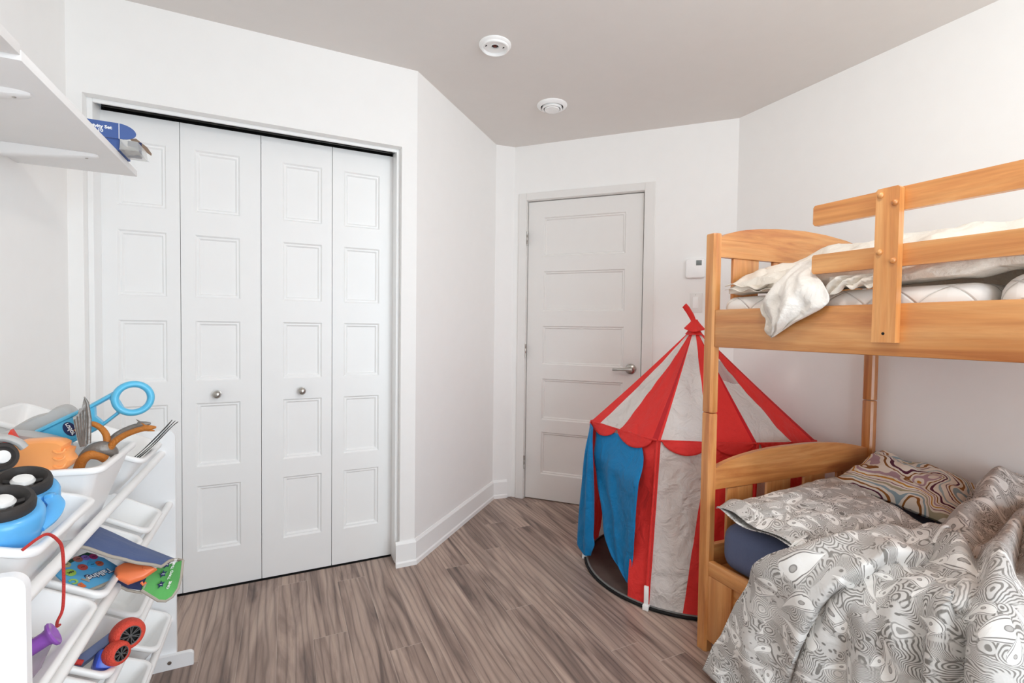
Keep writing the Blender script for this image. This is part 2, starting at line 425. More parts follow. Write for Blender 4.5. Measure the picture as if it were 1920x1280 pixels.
M['white_cotton'] = cloth('white_cotton_case', (236, 230, 222), 0.85, 500, 0.5, 16)
M['sky_blue'] = plain('sky_blue_plastic', (96, 178, 236), 0.22, 0.5, var=0.02)
M['aqua'] = plain('aqua_blue_plastic', (92, 188, 226), 0.28, 0.5, var=0.02)
M['deep_blue'] = plain('deep_blue_plastic', (20, 90, 160), 0.3, 0.5)
M['tyre'] = plain('black_rubber', (58, 54, 52), 0.6, 0.4, 0.2, 90, 0.2)
M['hub'] = plain('white_hub', (244, 244, 242), 0.3)
M['orange'] = plain('orange_plastic', (255, 170, 100), 0.3, 0.5, var=0.04)
M['orange2'] = plain('deep_orange_plastic', (245, 128, 76), 0.3, 0.5, var=0.04)
M['peach'] = plain('peach_plastic', (238, 168, 108), 0.4)
M['grey'] = plain('light_grey_plastic', (184, 183, 181), 0.35, var=0.03)
M['dragon'] = plain('amber_scales', (200, 124, 48), 0.5, 0.4, 0.6, 260, 0.3)
M['armor'] = plain('pewter_armour', (138, 132, 126), 0.35, 0.5, 0.5, 110, 0.3, metal=0.35)
M['red_plastic'] = plain('red_plastic', (228, 72, 56), 0.4)
M['dark_leaf'] = plain('charcoal_board', (70, 68, 66), 0.5)
M['denim'] = cloth('slate_blue_canvas', (84, 102, 146), 0.85, 600, 0.15, 16)
M['tan'] = plain('taupe_binding', (176, 168, 156), 0.8)
M['cord'] = plain('red_cord', (214, 70, 66), 0.8, 0.2, 0.8, 500, 0.2)
M['purple'] = plain('purple_plastic', (150, 84, 184), 0.25, var=0.04)
M['lilac'] = glass_like('pale_lilac_film', (206, 190, 204), 0.2, 0.5)
M['royal'] = plain('royal_blue_plastic', (62, 94, 214), 0.25, var=0.03)
M['tire_red'] = plain('coral_red_rubber', (236, 84, 66), 0.55, 0.4, 0.9, 320, 0.12)
M['rim'] = plain('dark_grey_rim', (88, 88, 88), 0.4)
M['box_blue'] = plain('blue_card', (68, 96, 158), 0.6, var=0.03)
M['kraft'] = plain('brown_kraft_card', (140, 118, 100), 0.8, var=0.06)
M['print_white'] = plain('white_print', (246, 246, 246), 0.6, var=0.0)
M['print_black'] = plain('dark_print', (40, 40, 46), 0.7, var=0.0)
M['print_navy'] = plain('navy_print', (34, 46, 92), 0.7, var=0.0)
M['clear'] = glass_like('clear_tray_plastic', (222, 222, 218), 0.15, 0.45)
M['silver_bag'] = plain('grey_film_packet', (190, 188, 184), 0.3, 0.5, 0.5, 60, 0.2)
M['lcd'] = plain('grey_screen', (120, 126, 124), 0.3)
M['copper'] = plain('copper_wire', (120, 56, 44), 0.5)
LAMP, WIN, EXPO = 17.0, 72.0, -0.14

# ------------------------------------------------------------------ camera
cam_d = bpy.data.cameras.new('camera'); cam = bpy.data.objects.new('camera', cam_d); C.objects.link(cam)
yaw, pitch, roll = math.radians(25.3197), math.radians(-1.6411), math.radians(0.72878)
fw = Vector((math.sin(yaw) * math.cos(pitch), math.cos(yaw) * math.cos(pitch), math.sin(pitch)))
rt = Vector((math.cos(yaw), -math.sin(yaw), 0)); upv = rt.cross(fw)
r2 = rt * math.cos(roll) + upv * math.sin(roll); u2 = -rt * math.sin(roll) + upv * math.cos(roll)
cam.matrix_world = Matrix(((r2.x, u2.x, -fw.x, 0), (r2.y, u2.y, -fw.y, 0), (r2.z, u2.z, -fw.z, 1.17), (0, 0, 0, 1)))
cam_d.sensor_width = 36.0; cam_d.lens = 901.381 / 1920 * 36.0; cam_d.clip_start = 0.02
bpy.context.scene.camera = cam

# ------------------------------------------------------------------ room shell
HC = 2.395
P = {'bl': (-0.725, -1.15), 'lc': (-0.725, 2.32), 'c1': (0.579, 2.32), 'c2': (1.284, 2.998), 'c3': (1.417, 2.984), 'rc': (2.373, 1.985), 'br': (2.373, -1.15)}
def wallbox(mb, a, b, z0, z1, th=0.1, ea=0.0, eb=0.0, w0=0.0):
    """upright slab whose room face runs a->b; the room lies to the right of a->b"""
    a = Vector((a[0], a[1], 0)); b = Vector((b[0], b[1], 0)); d = (b - a).normalized(); n = Vector((-d.y, d.x, 0))
    a2 = a - d * ea; b2 = b + d * eb
    q = [a2 + n * w0, b2 + n * w0, b2 + n * th, a2 + n * th]
    mb.loft([[(p.x, p.y, z0) for p in q], [(p.x, p.y, z1) for p in q]])
def struct(name, mb, m, **k): return obj(name, mb, m, kind='structure', smooth=False, **k)

mb = MB(); mb.box((-1.0, -1.5, -0.1), (2.7, 3.4, 0.0)); struct('floor', mb, M['floor'])
mb = MB(); mb.box((-1.0, -1.5, HC), (2.7, 3.4, HC + 0.1)); struct('ceiling', mb, M['ceiling'])
mb = MB(); wallbox(mb, P['bl'], P['lc'], 0, HC, ea=0.1, eb=0.1); struct('wall_left', mb, M['wall'])
OX0, OX1, OZ = -0.679, 0.506, 2.023
mb = MB()
wallbox(mb, P['lc'], (OX0, 2.32), 0, HC, 0.14); wallbox(mb, (OX1, 2.32), P['c1'], 0, HC, 0.14); wallbox(mb, (OX0, 2.32), (OX1, 2.32), OZ, HC, 0.055)
struct('wall_closet', mb, M['wall'])
mb = MB(); wallbox(mb, P['c1'], P['c2'], 0, HC, 0.06); struct('wall_angled', mb, M['wall'])
mb = MB(); wallbox(mb, P['c2'], P['c3'], 0, HC, 0.1, 0, 0.08); struct('wall_far', mb, M['wall'])
mb = MB(); wallbox(mb, P['rc'], P['br'], 0, HC, 0.1, 0.1, 0.1); struct('wall_right', mb, M['wall'])
# closet interior
mb = MB(); mb.box((-0.95, 3.0, 0), (0.9, 3.05, HC)); struct('wall_closet_interior', mb, M['wall'])
# door wall with its opening
W0 = Vector((P['c3'][0], P['c3'][1], 0)); WE = (Vector((P['rc'][0], P['rc'][1], 0)) - W0).normalized(); WN = Vector((WE.y, -WE.x, 0))   # WN points into the room
DW = frame(W0, WE, (0, 0, 1))            # (u along wall, z up, w)
sgn = 1 if (DW(0, 0, 1) - DW(0, 0, 0)).dot(WN) > 0 else -1
dwf = lambda u, z, w=0.0: DW(u, z, w * sgn)   # w > 0 comes into the room
def dbox(mb, u0, u1, z0, z1, w0, w1, mi=0, bev=0.0):
    mb.box((u0, z0, w0), (u1, z1, w1), bev, mi, lambda v: dwf(v.x, v.y, v.z))
mb = MB()
dbox(mb, -0.03, 0.088, 0, HC, -0.12, 0); dbox(mb, 0.866, 1.42, 0, HC, -0.12, 0); dbox(mb, 0.088, 0.866, 2.034, HC, -0.12, 0)
struct('wall_door', mb, M['wall'])
mb = MB(); dbox(mb, 0.05, 0.9, 0, 2.1, -0.16, -0.13); struct('wall_hallway', mb, M['wall'])
# back wall, behind the camera, with the window
WX0, WX1, WZ0, WZ1 = 0.35, 2.20, 0.15, 2.20
mb = MB()
for x0, x1, z0, z1 in ((-0.825, WX0, 0, HC), (WX1, 2.473, 0, HC), (WX0, WX1, 0, WZ0), (WX0, WX1, WZ1, HC)):
    mb.box((x0, -1.25, z0), (x1, -1.15, z1))
struct('wall_back', mb, M['wall'])
mb = MB()
for x0, x1, z0, z1 in ((WX0, WX0 + .05, WZ0, WZ1), (WX1 - .05, WX1, WZ0, WZ1), (WX0 + .05, WX1 - .05, WZ0, WZ0 + .05), (WX0 + .05, WX1 - .05, WZ1 - .05, WZ1), ((WX0 + WX1) / 2 - .025, (WX0 + WX1) / 2 + .025, WZ0 + .05, WZ1 - .05)):
    mb.box((x0, -1.22, z0), (x1, -1.17, z1), 0.004)
struct('window_1', mb, M['trim'])

def sweep(mb, path, prof, close=False):
    """baseboard profile (out, z) swept along the floor path with mitred corners; room to the right of the path"""
    pts = [Vector((p[0], p[1], 0)) for p in path]; loops = []
    for i, p in enumerate(pts):
        d0 = (p - pts[i - 1]).normalized() if i else None; d1 = (pts[i + 1] - p).normalized() if i < len(pts) - 1 else None
        n0 = Vector((d0.y, -d0.x, 0)) if d0 else None; n1 = Vector((d1.y, -d1.x, 0)) if d1 else None
        if n0 is None: n = n1
        elif n1 is None: n = n0
        else: n = (n0 + n1).normalized(); n = n / n.dot(n0)
        loops.append([p + n * o + Vector((0, 0, z)) for o, z in prof])
    mb.loft(loops)
BB = [(0, 0), (0.017, 0), (0.017, 0.020), (0.012, 0.027), (0.012, 0.110), (0.004, 0.123), (0, 0.123)]
for nm, path in (('baseboard_angled', [(0.485, 2.32), P['c1'], P['c2'], (1.417 - 0.03, 2.984 + 0.003)]), ('baseboard_left', [P['bl'], P['lc']]),
                 ('baseboard_door', [dwf(0.928, 0)[:2], P['rc']]), ('baseboard_right', [P['rc'], P['br']])):
    mb = MB(); sweep(mb, path, BB); struct(nm, mb, M['trim'])

# door and closet casings
mb = MB()
dbox(mb, 0.038, 0.093, 0, 2.074, 0.0, 0.015, 0, 0.003); dbox(mb, 0.863, 0.926, 0, 2.074, 0.0, 0.015, 0, 0.003); dbox(mb, 0.093, 0.863, 2.026, 2.074, 0.0, 0.015, 0, 0.003)
dbox(mb, 0.080, 0.094, 0, 2.03, -0.11, 0.0); dbox(mb, 0.860, 0.875, 0, 2.03, -0.11, 0.0); dbox(mb, 0.08, 0.875, 2.024, 2.04, -0.11, 0.0)
struct('trim_1', mb, M['rdoor'])
mb = MB()
mb.box((OX0, 2.362, 0), (OX0 + .018, 2.45, OZ), 0.002); mb.box((OX1 - .016, 2.362, 0), (OX1, 2.45, OZ), 0.002); mb.box((OX0 + .018, 2.362, OZ - .014), (OX1 - .016, 2.374, OZ), 0.002)
struct('trim_2', mb, M['trim'])
mb = MB(); mb.box((OX0 + .02, 2.458, 2.031), (OX1 - .018, 2.487, 2.044), 0.002); struct('trim_3', mb, M['track'])
mb = MB(); mb.box((OX0 + .01, 2.49, 2.0), (OX1 - .01, 2.52, 2.2)); mb.box((OX0 + .001, 2.376, 2.058), (OX1 - .001, 2.489, 2.07)); mb.box((OX0 + .019, 2.440, 0.0003), (OX1 - .017, 2.47, 0.0015)); struct('closet_gap_shade', mb, M['black'])  # black boxes stand in for the shade above and under the closet doors

def slab(mb, fr, W, H, th, panels, z0=0.0):
    """panelled door leaf; fr(u, z, w) with w towards the room, front face at w=0"""
    us = panels[0][0], panels[0][1]
    zs = [z0] + [z for p in sorted(panels, key=lambda p: p[2]) for z in (p[2], p[3])] + [H]
    def q(u0, u1, v0, v1, w=0.0): mb.add([fr(u0, v0, w), fr(u1, v0, w), fr(u1, v1, w), fr(u0, v1, w)], [(0, 1, 2, 3)])
    for a, b in zip(zs, zs[1:]):
        q(0, us[0], a, b); q(us[1], W, a, b)
    for i in range(0, len(zs), 2): q(us[0], us[1], zs[i], zs[i + 1])
    for u0, u1, v0, v1 in panels:
        L = []
        for ins, w in ((0, 0), (0.006, -0.008), (0.0125, -0.0075), (0.0185, -0.015), (0.022, -0.015)):
            L.append([fr(u0 + ins, v0 + ins, w), fr(u1 - ins, v0 + ins, w), fr(u1 - ins, v1 - ins, w), fr(u0 + ins, v1 - ins, w)])
        mb.loft(L, False, True)
    # edges and back
    c = [(0, z0), (W, z0), (W, H), (0, H)]
    mb.loft([[fr(u, z, 0) for u, z in c], [fr(u, z, -th) for u, z in c]], False, True)
ROWS = [(1.647, 1.909), (1.281, 1.549), (0.923, 1.182), (0.548, 0.826), (0.177, 0.464)]
def knob(parent, o, ax):
    mb = MB(); mb.lathe([(0.004, 0), (0.0155, 0.001), (0.0155, 0.004), (0.0075, 0.007), (0.007, 0.016), (0.012, 0.020), (0.0165, 0.026), (0.0165, 0.030), (0.013, 0.036), (0.006, 0.039), (0.001, 0.0395)], o, ax, 24)
    return obj('knob', mb, M['nickel'], parent)
LE = [-0.697, -0.3985, -0.0955, 0.205, 0.5035]
PM = [(0.086, 0.250), (0.052, 0.220), (0.088, 0.255), (0.053, 0.220)]
for k in range(2):
    root = bpy.data.objects.new('door_%d' % (k + 2), None); C.objects.link(root); root.location = (LE[2 * k], 2.45, 0); root['kind'] = 'structure'
    root['label'] = ['white panelled bifold closet door on the left, partly behind the toy organizer', 'white panelled bifold closet door on the right, next to the angled wall'][k]; root['category'] = 'closet door'
    for j in range(2):
        i = 2 * k + j; x0, x1 = LE[i] + 0.0012, LE[i + 1] - 0.0012
        mb = MB(); slab(mb, lambda u, z, w, x0=x0: Vector((x0 + u, 2.45 - w, z)), x1 - x0, 2.014, 0.034, [(PM[i][0] - .001, PM[i][1] - .001, a, b) for a, b in ROWS], 0.006)
        leaf = obj('door_leaf', mb, M['door'], root, ang=20)
        if i in (1, 2): knob(root, (-0.266 if i == 1 else 0.073, 2.45, 0.8635), (0, -1, 0))
# room door
root = bpy.data.objects.new('door_1', None); C.objects.link(root); root.location = dwf(0.098, 0, -0.02); root['kind'] = 'structure'
root['label'] = 'closed white five-panel room door with a lever handle'; root['category'] = 'door'
mb = MB(); slab(mb, lambda u, z, w: dwf(0.098 + u, z, -0.02 + w), 0.757, 2.019, 0.036, [(0.108, 0.649, a + .002, b + .002) for a, b in ROWS], 0.006)
obj('door_leaf', mb, M['rdoor'], root, ang=20)
for zc in (1.774, 1.016, 0.252):
    mb = MB(); mb.lathe([(0.006, 0), (0.006, 0.029), (0.0052, 0.030), (0.006, 0.031), (0.006, 0.060), (0.0052, 0.061), (0.006, 0.062), (0.006, 0.090)], dwf(0.096, zc - 0.045, 0.006), (0, 0, 1), 12)
    obj('hinge', mb, M['nickel'], root)
hb = dwf(0.795, 0.918, -0.02)
mb = MB(); mb.lathe([(0.002, 0), (0.033, 0.0), (0.033, 0.006), (0.029, 0.011), (0.015, 0.014), (0.012, 0.05), (0.002, 0.052)], hb, WN, 32)
loops = []
for t, hw, hh in ((0.014, .009, .011), (0.0, .010, .012), (-0.03, .008, .0095), (-0.07, .006, .0085), (-0.104, .005, .0085), (-0.108, .004, .007)):
    c0 = dwf(0.795 + t, 0.918 - (0.004 * sst(0, 1, -t / 0.108)), 0.030)
    loops.append([c0 + WN * a + Vector((0, 0, b)) for a, b in rrect(hw * 2, hh * 2, min(hw, hh) * .7, 4)])
mb.loft(loops); obj('handle', mb, M['nickel'], root)

# ------------------------------------------------------------------ wall and ceiling fittings
th = thing('thermostat', 'white square thermostat with a small grey screen on the wall beside the door', 'thermostat', dwf(1.158, 1.537, 0))
mb = MB(); mb.loft([[dwf(1.163 + a, 1.537 + b, w) for a, b in rrect(0.108 - i, 0.113 - i, 0.012, 5)] for w, i in ((0.001, 0.006), (0.004, 0.0), (0.020, 0.0), (0.0235, 0.004), (0.0245, 0.012))]); obj('housing', mb, M['plastic'], th)
mb = MB(); dbox(mb, 1.167, 1.198, 1.553, 1.583, 0.0243, 0.0252, 0, 0.0002); obj('screen', mb, M['lcd'], th)
ls = thing('light_switch', 'white rocker light switch plate below the thermostat', 'light switch', dwf(1.172, 1.334, 0))
mb = MB(); dbox(mb, 1.137, 1.207, 1.275, 1.391, 0.0005, 0.006, 0, 0.003); obj('switch_plate', mb, M['rdoor'], ls)
mb = MB(); dbox(mb, 1.153, 1.184, 1.301, 1.369, 0.0055, 0.0095, 0, 0.0015); obj('rocker', mb, M['plastic'], ls)
mb = MB(); mb.lathe([(0.0005, 0), (0.0028, 0), (0.0024, 0.0012), (0.0003, 0.0015)], dwf(1.168, 1.380, 0.006), WN, 12); obj('screw', mb, M['nickel'], ls)

sm = thing('smoke_alarm_base', 'round white mounting base with bare wires in its centre on the ceiling', 'smoke alarm', (0.826, 1.956, HC))
mb = MB(); mb.lathe([(0.070, -0.0005), (0.070, 0.004), (0.066, 0.009), (0.061, 0.011), (0.060, 0.017), (0.0565, 0.019), (0.054, 0.017), (0.0535, 0.006), (0.019, 0.006), (0.018, 0.009), (0.0165, 0.009), (0.016, 0.002), (0.001, 0.002)], (0.826, 1.956, HC), (0, 0, -1), 48); obj('ring_plate', mb, M['plastic'], sm, ang=30)
mb = MB(); mb.lathe([(0.001, 0.0035), (0.0155, 0.0035), (0.001, 0.0036)], (0.826, 1.956, HC), (0, 0, -1), 24); obj('junction_hole', mb, M['black'], sm)
for k, (ax, ay) in enumerate(((-.008, .002), (.004, .006), (.006, -.006), (-.003, -.008))):
    mb = MB(); mb.tube(catmull([(0.826 + ax, 1.956 + ay, HC - .003), (0.826 + ax * .3, 1.956 - ay * .4, HC - .009), (0.826 - ax, 1.956 - ay * .3, HC - .004)], 5), 0.0017, 8); obj('wire', mb, M['copper'], sm)
for dx, dy in ((-0.036, 0.012), (0.037, -0.008)):
    mb = MB(); mb.lathe([(0.0005, 0), (0.004, 0), (0.0003, 0.0004)], (0.826 + dx, 1.956 + dy, HC - 0.0061), (0, 0, -1), 12); mb.box((0.826 + dx - .0015, 1.956 + dy, HC - .0065), (0.826 + dx + .0015, 1.956 + dy + .009, HC - .006)); obj('key_slot', mb, M['black'], sm)
av = thing('air_vent', 'round white ceiling air vent with concentric slots', 'air vent', (1.33, 2.335, HC))
o = (1.33, 2.335, HC)
mb = MB(); mb.lathe([(0.083, -0.0005), (0.083, 0.004), (0.078, 0.010), (0.064, 0.016), (0.061, 0.012), (0.061, 0.002), (0.001, 0.002)], o, (0, 0, -1), 48); obj('outer_ring', mb, M['plastic'], av, ang=30)
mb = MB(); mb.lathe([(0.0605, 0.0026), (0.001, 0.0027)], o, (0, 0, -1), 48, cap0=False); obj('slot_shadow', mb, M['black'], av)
mb = MB(); mb.lathe([(0.053, 0.006), (0.055, 0.022), (0.050, 0.025), (0.046, 0.022), (0.046, 0.006)], o, (0, 0, -1), 48, cap0=False, cap1=False); obj('inner_ring', mb, M['plastic'], av, ang=30)
mb = MB(); mb.lathe([(0.006, 0.003), (0.006, 0.012), (0.040, 0.012), (0.041, 0.024), (0.038, 0.028), (0.001, 0.029)], o, (0, 0, -1), 48); obj('centre_disc', mb, M['plastic'], av, ang=30)

# ------------------------------------------------------------------ wall shelves
def shelf(label, y0, y1, z0, brackets):
    t = thing('wall_shelf', label, 'shelf', (-0.724, (y0 + y1) / 2, z0), 'white shelves along the left wall')
    mb = MB(); mb.box((-0.7245, y0, z0), (-0.434, y1, z0 + 0.020), 0.0012); obj('shelf_board', mb, M['shelf'], t, ang=30)
    for yb in brackets:
        mb = MB(); loops = []
        for x, hw, d in ((-0.7245, .017, .034), (-0.66, .017, .030), (-0.56, .0165, .020), (-0.50, .015, .012), (-0.486, .011, .009), (-0.478, .005, .006)):
            loops.append([(x, yb - hw, z0 - .0003), (x, yb + hw, z0 - .0003), (x, yb + hw, z0 - d * .8), (x, yb + hw * .7, z0 - d), (x, yb - hw * .7, z0 - d), (x, yb - hw, z0 - d * .8)])
        mb.loft(loops)
        mb.box((-0.7245, yb - .017, z0 - .20), (-0.712, yb + .017, z0 - .03), 0.003)
        br = obj('bracket', mb, M['shelf'], t, ang=50)
        mb = MB(); mb.lathe([(0.0003, 0), (0.004, 0), (0.0032, 0.0012), (0.0003, 0.0013)], (-0.505, yb, z0 - .0125), (0, 0, -1), 12); obj('screw', mb, M['nickel'], br)
    return t
shelf('white wall shelf holding the activity set box, its end in front of the closet', 1.191, 1.953, 1.645, (1.352, 1.755))
shelf('white wall shelf at the top left edge, a little higher than its neighbour', 0.25, 1.188, 1.6535, (0.45, 1.0))

# activity set box
bx = thing('activity_box', 'opened blue cardboard activity set box on the white wall shelf', 'toy box', (-0.47, 1.80, 1.6655))
YB = 1.752
bf = lambda u, v, w=0.0: Vector((u, YB - w, v))
mb = MB(); mb.prism([(-0.60, 1.6995), (-0.4305, 1.6985), (-0.4305, 1.7425), (-0.60, 1.7425)], bf, 0.0015)
obj('front_panel', mb, M['box_blue'], bx, smooth=False)
tab = [(-0.4295, 1.6985)] + [(-0.4295 + 0.037 * math.sin(a), 1.7205 - 0.022 * math.cos(a)) for a in [PI * k / 14 for k in range(1, 14)]] + [(-0.4295, 1.7425)]
mb = MB(); mb.prism(tab, lambda u, v, w=0.0: Vector((u, YB - w + (u + 0.4295) * 0.25, v)), 0.0015); obj('rounded_tab', mb, M['box_blue'], bx, smooth=False)
mb = MB(); mb.box((-0.4308, YB - .0022, 1.6985), (-0.4292, YB - .0016, 1.7425)); obj('crease', mb, M['print_white'], bx, smooth=False)
text_mesh('title_lettering', 'Activity Set', 0.0125, lambda x, y, z: bf(-0.4768 + x * 1.05, 1.7265 + y, 0.0016 + z), M['print_white'], bx, 0.0002, 0, 0.0005)
text_mesh('title_lettering', '-10', 0.0125, lambda x, y, z: bf(-0.4745 + x, 1.7150 + y, 0.0016 + z), M['print_white'], bx, 0.0002, 0, 0.0005)
mb = MB(); mb.box((-0.60, YB + .004, 1.6665), (-0.43, YB + .110, 1.700), 0.001); obj('carton', mb, M['box_blue'], bx, smooth=False)
mb = MB(); loops = []
for z, g in ((1.6664, 0.0), (1.6700, 0.003), (1.6960, 0.006)):
    loops.append([(-0.428 + g * .2, YB - .012 + g, z), (-0.380 - g, YB - .012 + g, z), (-0.378 - g, YB + .085 - g, z), (-0.428 + g * .2, YB + .085 - g, z)])
mb.loft(loops, True, True); obj('clear_tray', mb, M['clear'], bx, ang=30)
mb = MB(); mb.grid(lambda a, b: (lerp(-0.426, -0.388, a), lerp(YB - .006, YB + .07, b), 1.674 + .006 * nz(a * 4, b * 4) + .006 * math.sin(a * PI)), 10, 10); obj('packet', mb, M['silver_bag'], bx, solid=0.002)
fp = [(-0.425, 1.728), (-0.411, 1.734), (-0.386, 1.716), (-0.376, 1.700), (-0.377, 1.693), (-0.388, 1.700), (-0.402, 1.706), (-0.415, 1.716)]
mb = MB(); mb.prism(fp, lambda u, v, w=0.0: Vector((u, 1.835 + (u + .425) * .5 + w, v)), 0.002); obj('kraft_flap', mb, M['kraft'], bx, smooth=False)
mb = MB(); mb.box((-0.429, YB + .078, 1.672), (-0.395, YB + .082, 1.72)); obj('inner_card', mb, M['print_navy'], bx, smooth=False)

# soft cloth bag hanging on the left wall, only its corner reaches into view
hb_ = thing('hanging_cloth_bag', 'pale beige cloth corner showing at the left edge under the shelf', 'cloth bag', (-0.72, 1.72, 1.36))
mb = MB()
def bagf(a, b):
    y = lerp(1.56, 1.805, a); zt = 1.452 - .05 * max(0, a - .72); zb = 1.30 + .085 * sst(.35, 1.0, a)
    return (-0.7235 + .028 * math.sin(PI * a) ** .5 * math.sin(PI * b) ** .6 + .002, y, lerp(zb, zt, b))
mb.grid(bagf, 24, 16); obj('bag_body', mb, M['cream'], hb_, solid=0.002)
mb = MB(); mb.tube([(-0.716, 1.56, 1.456), (-0.71, 1.70, 1.454), (-0.716, 1.80, 1.440)], 0.004, 8); obj('hem', mb, M['piping'], hb_)
mb = MB(); mb.lathe([(.006, 0), (.006, .003), (.003, .004), (.003, .014), (.005, .016), (.001, .017)], (-0.7245, 1.66, 1.470), (1, 0, 0), 12); mb.tube([(-0.714, 1.66, 1.470), (-0.712, 1.66, 1.455)], .0015, 6); obj('hook', mb, M['nickel'], hb_)

# ------------------------------------------------------------------ bunk bed
B0 = Vector((1.386, 1.243, 0))
def bm_(v): return Vector((B0.x + v[0], B0.y + v[1] - 0.035 * v[0], v[2]))     # (t across, s along, z)
bed = thing('bunk_bed', 'honey-coloured wooden bunk bed against the right wall', 'bunk bed', bm_((0.48, -0.95, 0)))
def bbox(mb, t0, t1, s0, s1, z0, z1, bev=0.003, mi=0): mb.box((t0, s0, z0), (t1, s1, z1), bev, mi, bm_)
def post(t0, t1, s0, s1, z0, z1, lab=None, ch=0.007):
    mb = MB()
    poly = [(t0, s0 + ch), (t0 + ch, s0), (t1 - ch, s0), (t1, s0 + ch), (t1, s1 - ch), (t1 - ch, s1), (t0 + ch, s1), (t0, s1 - ch)]
    def lp(z, k):
        ct, cs = (t0 + t1) / 2, (s0 + s1) / 2
        return [bm_((ct + (a - ct) * k, cs + (b - cs) * k, z)) for a, b in poly]
    mb.loft([lp(z0, .94), lp(z0 + .003, 1), lp(z1 - .006, 1), lp(z1 - .0015, .95), lp(z1, .88)])
    return obj('post', mb, M['woodz'], bed, ang=25)
S1 = 0.045; SN = -1.985
for t0, t1 in ((-0.006, 0.031), (0.926, 0.963)):
    for s0, s1 in ((0.0, S1), (SN, SN + .045)):
        post(t0, t1, s0, s1, 0.0, 0.8705); post(t0, t1, s0, s1, 0.8735, 1.516)
def arched(t0, t1, s0, s1, zb, prof, nm):
    mb = MB(); ts = [lerp(t0, t1, k / 28) for k in range(29)]
    poly = [(t0, interp(zb, t0)), (t1, interp(zb, t1))] + [(t, interp(prof, t)) for t in reversed(ts)]
    loops = [[bm_((a, s, b)) for a, b in poly] for s in (s0, s1)]
    mb.loft(loops); return obj(nm, mb, M['woodx'], bed, ang=30)
UA = [(.031, 1.502), (.062, 1.519), (.141, 1.540), (.237, 1.553), (.323, 1.561), (.474, 1.567), (.602, 1.563), (.731, 1.551), (.86, 1.527), (.926, 1.508)]
LA = [(.031, .664), (.07, .678), (.113, .689), (.18, .701), (.251, .709), (.32, .714), (.397, .716), (.554, .715), (.636, .711), (.72, .703), (.792, .692), (.86, .679), (.926, .664)]
for sA, sB in ((0.014, 0.034), (SN + .011, SN + .031)):
    arched(0.031, 0.926, sA, sB, [(0, 1.434), (.5, 1.443), (1, 1.434)], UA, 'headboard')
    arched(0.031, 0.926, sA, sB, [(0, .587), (.3, .591), (.6, .585), (1, .576)], LA, 'headboard')
    sm_ = (sA + sB) / 2
    for a, b in ((.106, .236), (.314, .446), (.528, .654), (.735, .862)):
        mb = MB(); bbox(mb, a, b, sm_ - .006, sm_ + .006, 1.243, 1.436, .002); obj('headboard_slat', mb, M['woodz'], bed, ang=30)
        mb = MB(); bbox(mb, a, b, sm_ - .006, sm_ + .006, .385, .582, .002); obj('headboard_slat', mb, M['woodz'], bed, ang=30)
    mb = MB(); bbox(mb, .031, .926, sA, sB, 1.112, 1.242); obj('end_rail', mb, M['woodx'], bed, ang=30)
    mb = MB(); bbox(mb, .031, .926, sA, sB, .29, .384); obj('end_rail', mb, M['woodx'], bed, ang=30)
for t0, t1 in ((0.0, 0.0225), (0.9395, 0.962)):
    mb = MB(); bbox(mb, t0, t1, SN + .045, -.0002, 1.110, 1.2435, .004); obj('side_rail', mb, M['woody'], bed, ang=30)
mb = MB(); bbox(mb, 0.9395, .962, SN + .045, -.0002, .20, .336, .004); obj('side_rail', mb, M['woody'], bed, ang=30)
mb = MB()
bbox(mb, -0.001, .0225, SN + .045, -.0002, .283, .336, .004)
ru = obj('under_rail', mb, M['woody'], bed, ang=30)
for a, b in ((-.100, -.0006), (-1.02, -.92), (SN + .046, SN + .145)):
    mb = MB(); bbox(mb, 0.0, .020, a, b, .046, .2828, .002); obj('panel_stile', mb, M['woodz'], bed, ang=30)
for a, b in ((-.92, -.1002), (SN + .146, -1.0202)):
    mb = MB(); bbox(mb, 0.009, .018, a, b, .046, .2828, .001); obj('under_panel', mb, M['woody'], bed, ang=30)
for z in (1.128, .30):
    mb = MB(); bbox(mb, .0235, .9385, SN + .05, -.002, z, z + .012, .001); obj('mattress_deck', mb, M['woody'], bed, ang=30)
# guard rail with its posts and round wooden buttons
def grail(z0, z1):
    mb = MB(); loops = []
    for w in (0.0005, .018):
        loops.append([bm_((w, s, z)) for s, z in [(-0.3445, z0 + .007), (-0.3445, z1 - .006), (-0.349, z1), (-1.70, z1 - .001), (-1.70, z0 - .001), (-0.350, z0)]])
    mb.loft(loops); return obj('guard_rail', mb, M['woody'], bed, ang=30)
grail(1.4745, 1.533); grail(1.336, 1.391)
for sc in (-.5465, -1.45):
    mb = MB()
    loops = [[bm_((w, sc + a, z)) for a, z in [(-.0265, 1.1445), (.0265, 1.1445), (.0265, 1.528), (.022, 1.533), (-.022, 1.533), (-.0265, 1.528)]] for w in (-.0205, -.0005)]
    mb.loft(loops, True, True); gp = obj('guard_post', mb, M['woodz'], bed, ang=25)
    for ds, z in ((.0155, 1.5165), (-.0165, 1.492), (.0145, 1.3735), (-.0165, 1.349)):
        mb = MB(); mb.lathe([(.0075, 0), (.0078, .001), (.0068, .004), (.0045, .0065), (.0005, .0078)], bm_((-.0206, sc + ds, z)), (-1, 0, 0), 20); obj('button', mb, M['woodz'], gp)
    mb = MB(); mb.lathe([(.0003, 0), (.0038, 0), (.0002, .0004)], bm_((-.0206, sc, 1.167)), (-1, 0, 0), 14); obj('screw_hole', mb, M['black'], gp)

